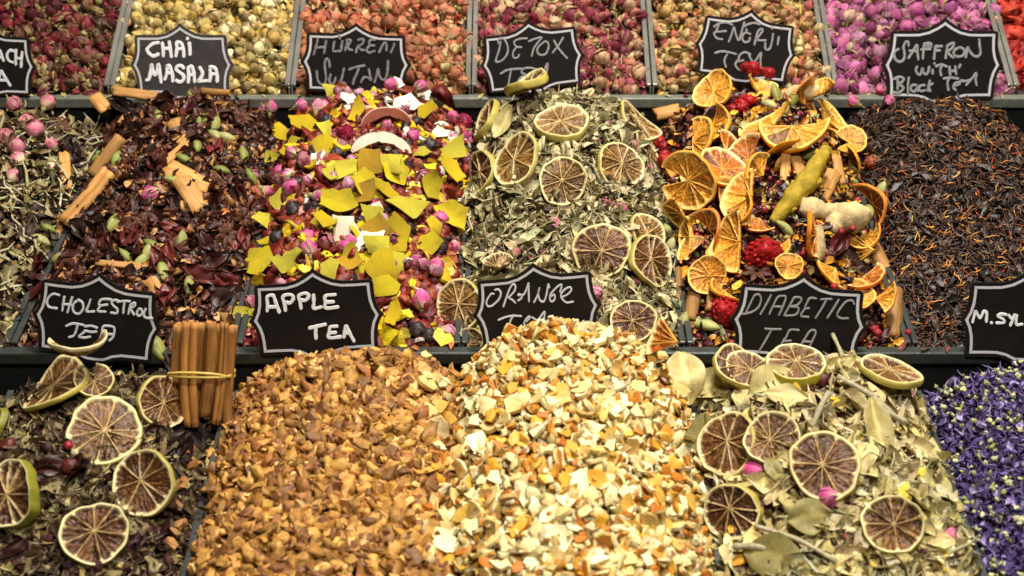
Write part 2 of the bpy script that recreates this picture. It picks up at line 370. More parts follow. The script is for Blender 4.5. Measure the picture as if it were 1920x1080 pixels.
def sheet(L, wd, col, nu=8, nv=4, fold=0.5, crumple=0.25, tip=1.4, vein=None, cup=0.0, th=0.0):
    """leaf or torn petal: pointed outline, folded along the midrib and crumpled"""
    V, C, F = [], [], []; sd = int(RNG.integers(1000)); bow = R_(-.5, .5)
    u = np.linspace(0, 1, nu + 1); prof = np.sin(np.pi * np.clip(u, 0.02, .985) ** 0.9) ** (1 / tip)
    U, W = np.meshgrid(u, np.linspace(-1, 1, nv + 1), indexing='ij')
    X = (U - .5) * L; Y = W * prof[:, None] * wd * .5; Z = np.abs(W) ** 1.3 * prof[:, None] * wd * .5 * fold + bow * L * .5 * (U - .5) ** 2 * 2 + cup * L * (U - .5) ** 2
    nz = vnoise(np.c_[U.ravel() * 3.2, W.ravel() * 1.6, np.zeros(U.size)], sd) * crumple * wd * .5
    Z = Z + nz.reshape(U.shape); Y = Y + (vnoise(np.c_[U.ravel() * 4, W.ravel() * 2, np.ones(U.size)], sd) * crumple * wd * .18).reshape(U.shape)
    V = np.stack([X.ravel(), Y.ravel(), Z.ravel()], 1); k = nv + 1
    col = np.asarray(col); C = np.tile(col, (len(V), 1)) * (1 + RNG.normal(0, .07, (len(V), 1)))
    if vein is not None:
        mk = (np.abs(W.ravel()) < .02); C[mk] = vein
    for i in range(nu):
        for j in range(nv): F.append((i * k + j, (i + 1) * k + j, (i + 1) * k + j + 1, i * k + j + 1))
    p = Proto(V, F, C, True)
    if th:
        q = Proto(V - np.array([0, 0, th]), [f[::-1] for f in F], C * .92, True); p = join([p, q])
    return p
def lathe(prof, n, colf, rfun=None):
    V, F, C = [], [], []; m = len(prof)
    for i, (r, z) in enumerate(prof):
        for k in range(n):
            a = 2 * math.pi * k / n; f = rfun(i / (m - 1), a) if rfun else 1.0
            V.append((r * f * math.cos(a), r * f * math.sin(a), z)); C.append(colf(i / (m - 1), a))
    for i in range(m - 1):
        for k in range(n): F.append((i * n + k, i * n + (k + 1) % n, (i + 1) * n + (k + 1) % n, (i + 1) * n + k))
    F.append(tuple(range(n))[::-1]); F.append(tuple((m - 1) * n + k for k in range(n)))
    return Proto(V, F, C, True)
def bud_petals(L, Rr, col, pale, na=14, nr=9, ruff=0.18, openness=0.3):
    """a dried bud: petals wrapped round a pointed core, the outer ones flaring"""
    big = na > 12; ps = []; col, pale = np.asarray(col), np.asarray(pale)
    ps.append(lathe([(Rr * max(.06, .86 * math.sin(math.pi * (.1 + .86 * t)) ** .8), L * t * .98) for t in np.linspace(0, 1, 8 if big else 5)], 10 if big else 7, lambda t, a: pale * (1 - t) + col * t * R_(.7, .95), lambda t, a: 1 + .10 * math.cos(3 * a + t * 4)))
    npet = 7 if big else 5; nu, nv = (7, 6) if big else (4, 3); a0 = R_(0, 6.28)
    for k in range(npet):
        a1 = a0 + k * 2.4 + R_(-.3, .3); wv = R_(.75, 1.15); lay = 1 + .045 * k; fl = openness * R_(.1, .9) * (k / npet); ln = R_(.86, 1.04) * (1 - .05 * fl); sd = int(RNG.integers(1000)); tone = R_(.78, 1.2); V, C, F = [], [], []
        for i in range(nu + 1):
            t = .02 + .96 * i / nu
            for j in range(nv + 1):
                w_ = j / nv * 2 - 1; aw = wv * math.sin(math.pi * (.16 + .74 * t)) ** .7; a = a1 + w_ * aw
                nz = vnoise([[t * 3, w_ * 2, k]], sd)[0]
                r = Rr * (.93 * math.sin(math.pi * (.10 + .84 * t)) ** .8 * lay + fl * t ** 2.2 * .9 + ruff * .30 * nz * t + .05 * w_ * w_ * t)
                V.append((r * math.cos(a), r * math.sin(a), L * t * ln + ruff * .14 * L * nz * t))
                e = smooth(.55, 1.0, max(abs(w_), t * 1.02)); g = smooth(.02, .5, t)
                c = (pale * (1 - g) + col * g) * tone * (1 + .12 * nz); C.append(c * (1 - .3 * e) + pale * .3 * e)
        for i in range(nu):
            for j in range(nv): q = i * (nv + 1) + j; F.append((q, q + 1, q + nv + 2, q + nv + 1))
        ps.append(Proto(V, F, C, True))
    return join(ps)
def bud_calyx(L, Rr, green, low=False):
    ps = [lathe([(Rr * .12, -.30 * L), (Rr * .30, -.22 * L), (Rr * .42, -.08 * L), (Rr * .46, .02 * L), (Rr * .3, .1 * L)], 7, lambda t, a: np.asarray(green) * (.85 + .2 * t))]
    for k in range(4 if low else 5):
        a = 2 * math.pi * k / 5 + R_(-.3, .3); fl = R_(.95, 1.5); ln = R_(.5, 1.0) * L; t = np.linspace(0, 1, 4 if low else 6)
        r = Rr * (.35 + .75 * np.sin(t * math.pi * .55) * fl); z = t * ln
        P = np.stack([r * math.cos(a), r * math.sin(a), z], 1)
        ps.append(tube(P, Rr * .26 * (1 - t * .85), np.asarray(green) * (1 + RNG.normal(0, .12)), 4, .35, ref=(math.cos(a), math.sin(a), 0)))
    if not low:
        ps.append(tube([(0, 0, -.28 * L), (R_(-.1, .1) * L, R_(-.1, .1) * L, -.6 * L)], Rr * .09, green, 5))
    return join(ps)
def bud(L, Rr, col, pale, green, low=True, **k):
    return join([bud_petals(L, Rr, col, pale, 11 if low else 18, 7, **k), bud_calyx(L, Rr, green, low)])
def blob(rx, ry, rz, col, wr=0.15, f=2.0, na=16, nr=11, colvar=.12, rid=0):
    sd = int(RNG.integers(1000)); V, F, C = [], [], []
    for i in range(nr + 1):
        t = math.pi * i / nr
        for k in range(na):
            a = 2 * math.pi * k / na; d = np.array([math.sin(t) * math.cos(a), math.sin(t) * math.sin(a), math.cos(t)])
            n1 = vnoise([d * f], sd)[0] + .5 * vnoise([d * f * 2.1], sd + 1)[0]
            V.append(d * (1 + wr * n1) * np.array([rx, ry, rz])); C.append(np.asarray(col) * (1 + colvar * n1 * 1.5))
    for i in range(nr):
        for k in range(na): F.append((i * na + k, (i + 1) * na + k, (i + 1) * na + (k + 1) % na, i * na + (k + 1) % na))
    return Proto(V, F, C, True)
def raspberry(r, col, k=60):
    k = int(k * 1.7)
    ps = [blob(r * .9, r * .86, r * .95, np.asarray(col) * .8, .22, 2, 14, 10)]
    for i in range(k):
        z = 1 - 2 * (i + .5) / k; a = i * 2.39996; s = math.sqrt(1 - z * z)
        d = np.array([s * math.cos(a), s * math.sin(a), z]); c = np.asarray(col) * (1 + RNG.normal(0, .16))
        q_ = R_(.10, .17) * r; ps.append(blob(q_, q_, q_, c, .25, 2, 6, 4).moved(np.eye(3), d * r * .86 * (1 + RNG.normal(0, .07))))
    return join(ps)
def quill(L, r, col, turns=1.7, th=None, n=30, seg=9, wob=.05, double=False):
    """rolled bark stick, hollow at its ends"""
    th = th or r * .22; a = np.linspace(0, turns * 2 * math.pi, n); s = r * (1 - .42 * a / a[-1]); sd = int(RNG.integers(1000))
    if double:
        h = n // 2; a1 = np.linspace(math.pi * 1.9, 0, h); l = np.stack([-.62 * r + .55 * r * np.cos(a1 - math.pi / 2 + .3), .5 * r * np.sin(a1 - math.pi / 2 + .3)], 1)
        rr = l[::-1] * np.array([-1, 1]); S = np.concatenate([l, rr])
    else: S = np.stack([s * np.cos(a), s * np.sin(a)], 1)
    n = len(S); T = np.gradient(S, axis=0); N = np.stack([-T[:, 1], T[:, 0]], 1); N /= np.linalg.norm(N, axis=1, keepdims=True) + 1e-9
    loop = np.concatenate([S + N * th / 2, (S - N * th / 2)[::-1]]); m = len(loop); V, C, F = [], [], []
    cv = R_(-.03, .03); cw = R_(-.03, .03)
    for i in range(seg + 1):
        t = i / seg - .5; sc = 1 + wob * vnoise([[t * 4, 0, 0]], sd)[0]
        e = np.zeros(m)
        if i in (0, seg): e = RNG.normal(0, .012, m) * L * .5
        for k in range(m):
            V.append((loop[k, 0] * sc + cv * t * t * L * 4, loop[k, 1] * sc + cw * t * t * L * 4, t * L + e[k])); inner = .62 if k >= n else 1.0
            C.append(np.asarray(col) * inner * (1 + .12 * vnoise([[k * .5, t * 6, 0]], sd)[0]))
    for i in range(seg):
        for k in range(m): F.append((i * m + k, i * m + (k + 1) % m, (i + 1) * m + (k + 1) % m, (i + 1) * m + k))
    for i in (0, seg):
        for k in range(n - 1):
            q = (i * m + k, i * m + k + 1, i * m + m - 2 - k, i * m + m - 1 - k); F.append(q[::-1] if i == 0 else q)
    return Proto(V, F, C, True)
def bark(L, wd, col, curve=.5, th=.0018):
    """broken slab of bark, a piece of a wide tube"""
    nu, nv = 8, 6; V, C, F = [], [], []; sd = int(RNG.integers(1000)); ends = RNG.normal(0, .025, (2, nv + 1)) * L; cut = R_(-.10, .10) * L
    for s in (1, -1):
        for i in range(nu + 1):
            for j in range(nv + 1):
                u, v = i / nu - .5, j / nv - .5
                x = u * L + (ends[0, j] if i == 0 else ends[1, j] if i == nu else 0) + cut * v * (1 if i else -1); a = v * 2 * curve
                y = (math.sin(a) / max(curve, .05) * .5) * wd * (1 + .06 * vnoise([[u * 4, 0, v]], sd)[0]); z = (math.cos(a) - 1) / max(curve, .05) * .5 * wd + .05 * wd * vnoise([[u * 3, v * 2, 1]], sd)[0]
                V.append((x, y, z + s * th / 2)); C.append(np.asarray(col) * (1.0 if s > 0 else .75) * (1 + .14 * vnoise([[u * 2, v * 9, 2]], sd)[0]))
    k = nv + 1; o = (nu + 1) * k
    for i in range(nu):
        for j in range(nv):
            q = (i * k + j, (i + 1) * k + j, (i + 1) * k + j + 1, i * k + j + 1); F.append(q); F.append(tuple(o + x for x in q[::-1]))
    bd = [i * k for i in range(nu + 1)] + [nu * k + j for j in range(1, k)] + [i * k + nv for i in range(nu - 1, -1, -1)] + [j for j in range(nv - 1, 0, -1)]
    for a, b in zip(bd, bd[1:] + bd[:1]): F.append((b, a, o + a, o + b))
    return Proto(V, F, C, True)
def pod(L, r, col):
    """cardamom: three-cornered husk with pointed tip and stalk"""
    prof = [(r * .12, -.55 * L), (r * .15, -.47 * L)] + [(r * max(.10, math.sin(math.pi * (.07 + .88 * t)) ** .75), (t - .47) * L) for t in np.linspace(0, 1, 11)]
    ph = R_(0, 6)
    return lathe(prof, 18, lambda t, a: np.asarray(col) * (1 + .13 * math.cos(9 * a + ph) - .10 * (abs(math.sin(1.5 * a + ph)) > .93)) * (1.05 if t > .1 else .8), lambda t, a: 1 + .10 * math.cos(3 * a) + .03 * math.cos(9 * a + ph))
def anise(r, col):
    ps = []
    for k in range(8):
        a = k * math.pi / 4 + R_(-.12, .12); L = r * R_(.75, 1.1); t = np.linspace(0.1, 1, 7)
        P = np.stack([t * L, 0 * t, .12 * r * t * t], 1); rad = r * .17 * np.sin(np.pi * np.clip(t * .95 + .05, 0, .97)) + .0002
        p = tube(P, rad, np.asarray(col) * (1 + RNG.normal(0, .15)), 8, 1.2)
        seam = p.V[:, 2] > P[:, 2].repeat(8) + rad.repeat(8) * .7
        p.V[seam, 2] -= r * .12; p.C[seam] *= .45
        if k % 2: ps.append(blob(r * .1, r * .07, r * .06, lin((120, 60, 25)), .05, 2, 7, 5).moved(np.eye(3), (.6 * L, 0, .10 * r)).moved(frame((0, 0, 1), 0)))
        c, s = math.cos(a), math.sin(a); ps.append(p.moved([[c, -s, 0], [s, c, 0], [0, 0, 1]]))
    ps = [q for q in ps]; return join(ps)
def citrus(Rr, t, pulpc, pulpc2, memb, pith, rindc, nseg=9, arc=2 * math.pi, warp=.06, hole=.1, cup=0.0, squash=1.0, pithw=1.0):
    full = arc > 6.2; na = max(30, int(150 * arc / 6.283)); nr = 17; sd = int(RNG.integers(1000)); p1, p2, p3 = R_(0, 6), R_(0, 6), R_(0, 6)
    th = np.linspace(0, arc, na + (0 if full else 1), endpoint=not full); 
    E = 1 + .034 * np.sin(2 * th + p1) + .022 * np.sin(3 * th + p2) + .015 * np.sin(5 * th + p3) + .008 * np.sin(11 * th + p2) + .010 * np.sin(nseg * th + p1)
    cx, cy = RNG.normal(0, .05, 2) * (1 if full else .3); w1, w2, w3 = RNG.normal(0, warp, 3)
    mth = (np.arange(nseg + 1) + RNG.uniform(-.30, .30, nseg + 1)) * arc / nseg
    if full: mth = mth[:nseg]
    def wz(x, y): return (w1 * (x * x - y * y) + w2 * x * y * 2 + cup * (x * x + y * y) + w3 * .5 * (x * x * x - 2 * x * y * y)) 
    rows = np.linspace(0.015, .905, nr); P = len(th); V, C, F = [], [], []
    segc = RNG.normal(-.04, .22, nseg + 1)
    for sgn in (1, -1):
        for ir, r in enumerate(rows):
            bendm = .10 * np.sin(r * 5 + p1); dd = np.abs(((th[:, None] - mth[None] - bendm * .12 + math.pi) % (2 * math.pi)) - math.pi) if full else np.abs(th[:, None] - mth[None])
            k = np.argmin(dd, 1); d = dd[np.arange(P), k] * r
            wv = .017 * (1 + .4 * vnoise(np.c_[k * 3.3, np.full(P, r * 5), np.zeros(P)], sd))
            mk = 1 - smooth(wv * .5, wv * 1.7, d)
            core = 1 - smooth(.05, .10, r); lim = .875 - .09 * np.exp(-(d / .06) ** 2)
            pm = smooth(lim - .01, lim + .035, r + .01 * vnoise(np.c_[th * 5, np.zeros(P), np.zeros(P)], sd)); m = np.clip(np.maximum(np.maximum(mk, core), pm), 0, 1)
            x = cx * (1 - r) + r * E * np.cos(th); y = (cy * (1 - r) + r * E * np.sin(th)) * squash
            st = vnoise(np.c_[th * 16, np.full(P, r * 5), np.full(P, .3)], sd + 3); st2 = vnoise(np.c_[np.cos(th) * r * 24, np.sin(th) * r * 24, np.zeros(P)], sd + 4)
            z = sgn * (t / Rr * .5) * (.35 + .6 * m + (1 - m) * (.30 * st + .30 * st2)) + wz(x, y)
            sg = ((np.searchsorted(mth, th) % (nseg))).astype(int)
            cc = np.asarray(pulpc)[None] + (np.asarray(pulpc2) - np.asarray(pulpc))[None] * np.clip(.45 + .6 * st + .5 * st2, 0, 1)[:, None]
            cc = cc * (1 + segc[sg])[:, None]
            mc = np.where((pm > mk)[:, None], np.asarray(pith)[None], np.asarray(memb)[None])
            cc = cc * (1 - m[:, None]) + mc * m[:, None]
            V += list(np.stack([x, y, z], 1)); C += list(cc)
        o = len(V) - nr * P
        for i in range(nr - 1):
            for k in range(P if full else P - 1):
                q = (o + i * P + k, o + (i + 1) * P + k, o + (i + 1) * P + (k + 1) % P, o + i * P + (k + 1) % P); F.append(q if sgn > 0 else q[::-1])
        if full: 
            q = tuple(o + k for k in range(P)); F.append(q if sgn > 0 else q[::-1])
    if not full:
        for k in (0, P - 1):
            for i in range(nr - 1): q = (i * P + k, (i + 1) * P + k, nr * P + (i + 1) * P + k, nr * P + i * P + k); F.append(q if k else q[::-1])
    pulp = Proto(np.array(V) * Rr, F, np.array(C), True)
    pw = .115 * pithw
    prof = [(.903, .44, 0), (1 - pw * .68, .50, 0), (1 - pw * .42, .50, 0), (1 - pw * .30, .48, 1), (.99, .32, 1), (1.0, .0, 1), (.99, -.32, 1), (1 - pw * .30, -.48, 1), (1 - pw * .42, -.50, 0), (1 - pw * .68, -.50, 0), (.903, -.44, 0)]
    V, C, F = [], [], []; m = len(prof)
    for k in range(P):
        g = 1 + .10 * vnoise([[th[k] * 3, 0, 0]], sd)[0]
        for (r, z, ri) in prof:
            x = r * E[k] * math.cos(th[k]); y = r * E[k] * math.sin(th[k]) * squash
            V.append((x, y, z * t / Rr + wz(x, y))); C.append((np.asarray(rindc) if ri else np.asarray(pith)) * g * (1 + RNG.normal(0, .03)))
    for k in range(P if full else P - 1):
        for i in range(m - 1): F.append((k * m + i, k * m + i + 1, ((k + 1) % P) * m + i + 1, ((k + 1) % P) * m + i))
    if not full: F.append(tuple(range(m))); F.append(tuple((P - 1) * m + i for i in range(m))[::-1])
    return Proto(np.array(V) * Rr, F, np.array(C), True), pulp
def rootshape(pts, rads, col, wr=.16, f=95, n=28):
    P = np.asarray(pts, float); k = 6; t = np.linspace(0, len(P) - 1, (len(P) - 1) * k + 1); Q = crom(P, k); rr = np.interp(t, range(len(rads)), rads)
    p = tube(Q, rr, col, n); sd = int(RNG.integers(1000)); s = p.V - np.repeat(Q, n, 0)
    d = 1 + wr * vnoise(p.V * f, sd) + wr * .6 * vnoise(p.V * f * 2.7, sd + 1)
    ring = np.repeat(.03 * np.sin(np.arange(len(Q)) * 2.1), n)
    p.V = np.repeat(Q, n, 0) + s * (d + ring)[:, None]; p.C = np.asarray(col)[None] * (1 + .5 * (d - 1)[:, None] * 2) if p.C.ndim == 2 else p.C
    return p
def crom(P, k=6):
    P = np.asarray(P, float)
    if len(P) < 3: return np.concatenate([P[:1] + (P[1:] - P[:1]) * t for t in np.linspace(0, 1, k + 1)[:, None]]).reshape(-1, P.shape[1]) if len(P) == 2 else P
    Q = np.concatenate([[2 * P[0] - P[1]], P, [2 * P[-1] - P[-2]]]); out = []
    for i in range(1, len(Q) - 2):
        a, b, c, d = Q[i - 1], Q[i], Q[i + 1], Q[i + 2]
        for t in np.arange(k) / k: out.append(.5 * (2 * b + (c - a) * t + (2 * a - 5 * b + 4 * c - d) * t * t + (3 * b - a - 3 * c + d) * t ** 3))
    out.append(P[-1]); return np.array(out)

def arc_strip(rad, wd, th, span, col, edge):
    """curved shaving: white flesh with a brown skin along its outer edge"""
    n = 22; V, C, F = [], [], []; sd = int(RNG.integers(1000))
    for i in range(n + 1):
        a = (i / n - .5) * span; tp = (1 - abs(2 * i / n - 1) ** 5 * .75) * (1 + .22 * vnoise([[i * .7, 0, 0]], sd)[0])
        for (dr, z, c) in ((-.5, .5, col), (.36, .5, col), (.5, .42, edge), (.5, -.42, edge), (.36, -.5, col), (-.5, -.5, col)):
            r = rad + dr * wd * tp; V.append((r * math.sin(a), r * math.cos(a) - rad, z * th + .25 * wd * (dr + .5) + .12 * rad * math.cos(a * 1.4))); C.append(c)
    for i in range(n):
        for k in range(6): F.append((i * 6 + k, i * 6 + (k + 1) % 6, (i + 1) * 6 + (k + 1) % 6, (i + 1) * 6 + k))
    F.append(tuple(range(6))); F.append(tuple(n * 6 + k for k in range(6))[::-1])
    return Proto(V, F, np.array(C), False)
# ------------------------------------------------------------------ placing on the heaps
CLEAR = []      # (centre, normal, radius, above, below): loose bits are kept off these
def clear(c, n, r, up=0.03, dn=0.002): CLEAR.append((np.array(c), nrm(n), r, up, dn))
def is_clear(P):
    ok = np.ones(len(P), bool)
    for c, n, r, up, dn in CLEAR:
        d = P - c; near = np.abs(d[:, 0]) < r + up
        if not near.any(): continue
        h = d @ n; q = np.linalg.norm(d - h[:, None] * n, axis=1)
        ok &= ~((q < r) & (h > -dn) & (h < up))
    return ok
def img_dir(ang): a = math.radians(ang); return RT * math.cos(a) - UP * math.sin(a)
def axis_on(n, ang, v):
    """direction in the plane with normal n that shows at image angle ang (degrees, clockwise) along view ray v"""
    D = img_dir(ang); k = -np.dot(D, n) / (np.dot(v, n) if abs(np.dot(v, n)) > .25 else -.25); return D + k * v
def slice_at(name, px, py, a, b, ang, label, cols, row=None, t=.005, flip=0, lift=0.0, arc=2 * math.pi, phi=None, nseg=9, group='dried lime slices', cat='lime slice', warp=.075, cup=0.0, squash=1.0, pithw=.85, mats=('rind', 'pulp')):
    p, nh, rw = hit(px, py, row); v = ray(px, py); tc = -v
    ph = math.acos(min(.999, b / a)); an = math.radians(ang); m = -RT * math.sin(an) - UP * math.cos(an)
    n1, n2 = nrm(math.cos(ph) * tc + math.sin(ph) * m), nrm(math.cos(ph) * tc - math.sin(ph) * m)
    n = n1 if (n1 @ nh > n2 @ nh) else n2
    if flip: n = n1 if flip > 0 else n2
    R0 = a * px_m(p); gam = math.acos(np.clip(n @ nh, -1, 1)); L = R0 * math.sin(gam) * .45 + t * .5 + .0035 + lift
    p = p + tc * L / max(.45, tc @ nh); Rr = a * px_m(p)
    rind, pulp = citrus(Rr, t, *cols, nseg=nseg, arc=arc, warp=warp, cup=cup, squash=squash, pithw=pithw)
    if phi is None: Fm = frame(n, R_(0, 6.28))
    else:
        x = nrm(axis_on(n, phi, v)); y = np.cross(n, x); c, s = math.cos(-arc / 2), math.sin(-arc / 2); x2 = x * c + y * s; Fm = np.stack([x2, np.cross(n, x2), n], 1)
    root = empty(name, mat4(Fm, p)); tag(root, label, cat, group)
    for nm, pr, mt in (('rind', rind, mats[0]), ('pulp', pulp, mats[1])):
        o = link(nm, pmesh(name + '_' + nm, pr), MT[mt]); o.parent = root
    off = 0 if arc > 6 else .35
    clear(p + (Fm @ np.array([math.cos(arc / 2), math.sin(arc / 2), 0])) * Rr * off, n, Rr * (.97 if arc > 6 else .6), .035, .001)
    return root
def place(name, mesh, mat, px, py, label, cat, group=None, ang=None, row=None, lift=.004, scale=1.0, tilt=.25, face=.35, axis='x', lean=0.0, yaw=None, cr=0.0):
    """one thing (root mesh, shared or its own) lying on the heap at a photo point"""
    p, nh, rw = hit(px, py, row); v = ray(px, py)
    n = nrm(nh * (1 - face) + (-v) * face + RNG.normal(0, tilt, 3) * .5)
    if ang is not None:
        x = nrm(axis_on(n, ang, v) + n * lean); z = nrm(n - x * (n @ x)); y = np.cross(z, x); Fm = np.stack([x, y, z], 1)
    else: Fm = frame(n, R_(0, 6.28) if yaw is None else yaw)
    if axis == 'z': Fm = np.stack([Fm[:, 1], Fm[:, 2], Fm[:, 0]], 1)
    p = p + nh * lift
    o = link(name, mesh, mat, None, mat4(Fm, p, scale)); tag(o, label, cat, group)
    if cr: clear(p, n, cr * scale, .03, .0015)
    return o
def alen(px, py, ang, lpx, row=None, face=.35):
    p, nh, rw = hit(px, py, row); v = ray(px, py); n = nrm(nh * (1 - face) - v * face); return lpx * px_m(p) * min(1.6, np.linalg.norm(axis_on(n, ang, v))), px_m(p)

# ------------------------------------------------------------------ chalkboard signs
def half_outline(flat_tip):
    if flat_tip: e = [(.86, .585), (.80, .60), (.6, .60), (.42, .605), (.30, .635), (.20, .69), (.13, .715), (0, .72)]
    else: e = [(.86, .585), (.80, .60), (.6, .597), (.42, .60), (.28, .635), (.16, .70), (.07, .765), (0, .83)]
    return e
def outline():
    top = half_outline(False); bot = [(x, -y) for x, y in half_outline(True)]
    r_up = [(1.0, 0), (.955, .06), (.915, .15), (.888, .27), (.878, .40), (.876, .53)]
    pts = r_up + top + [(-x, y) for x, y in top[::-1][1:]] + [(-x, y) for x, y in r_up[::-1]]
    low = [(-x, -y) for x, y in r_up[1:]] + [(-x, y) for x, y in bot] + [(x, y) for x, y in bot[::-1][1:]] + [(x, -y) for x, y in r_up[::-1][:-1]]
    return np.array(pts + low)
OUT = outline()
def inset(P, d):
    T = np.roll(P, -1, 0) - np.roll(P, 1, 0); N = np.stack([-T[:, 1], T[:, 0]], 1); N /= np.linalg.norm(N, axis=1, keepdims=True)
    Q = P + N * d
    for i in (0,): Q[i] = P[i] + np.array([-d * 1.35, 0])
    j = int(np.argmin(P[:, 0])); Q[j] = P[j] + np.array([d * 1.35, 0]); k = int(np.argmax(P[:, 1])); Q[k] = P[k] + np.array([0, -d * 1.35])
    return Q
def slab(P, z0, z1, holes=None):
    n = len(P); V = [(x, y, z1) for x, y in P] + [(x, y, z0) for x, y in P] + [(x, y, z1) for x, y in P] + [(x, y, z0) for x, y in P]
    V += [(0, 0, z1), (0, 0, z0)]; F = []
    for i in range(n):
        j = (i + 1) % n; F += [(4 * n, i, j), (4 * n + 1, n + j, n + i), (2 * n + j, 2 * n + i, 3 * n + i, 3 * n + j)]
    return Proto(V, F, (1, 1, 1), False)
def ring(P, Q, z0, z1):
    n = len(P); V = [(x, y, z1) for x, y in P] + [(x, y, z1) for x, y in Q] + [(x, y, z0) for x, y in P] + [(x, y, z0) for x, y in Q]; F = []
    for i in range(n):
        j = (i + 1) % n; F += [(i, j, n + j, n + i), (2 * n + i, 2 * n + j, j, i), (n + i, n + j, 3 * n + j, 3 * n + i)]
    return Proto(V, F, (1, 1, 1), False)
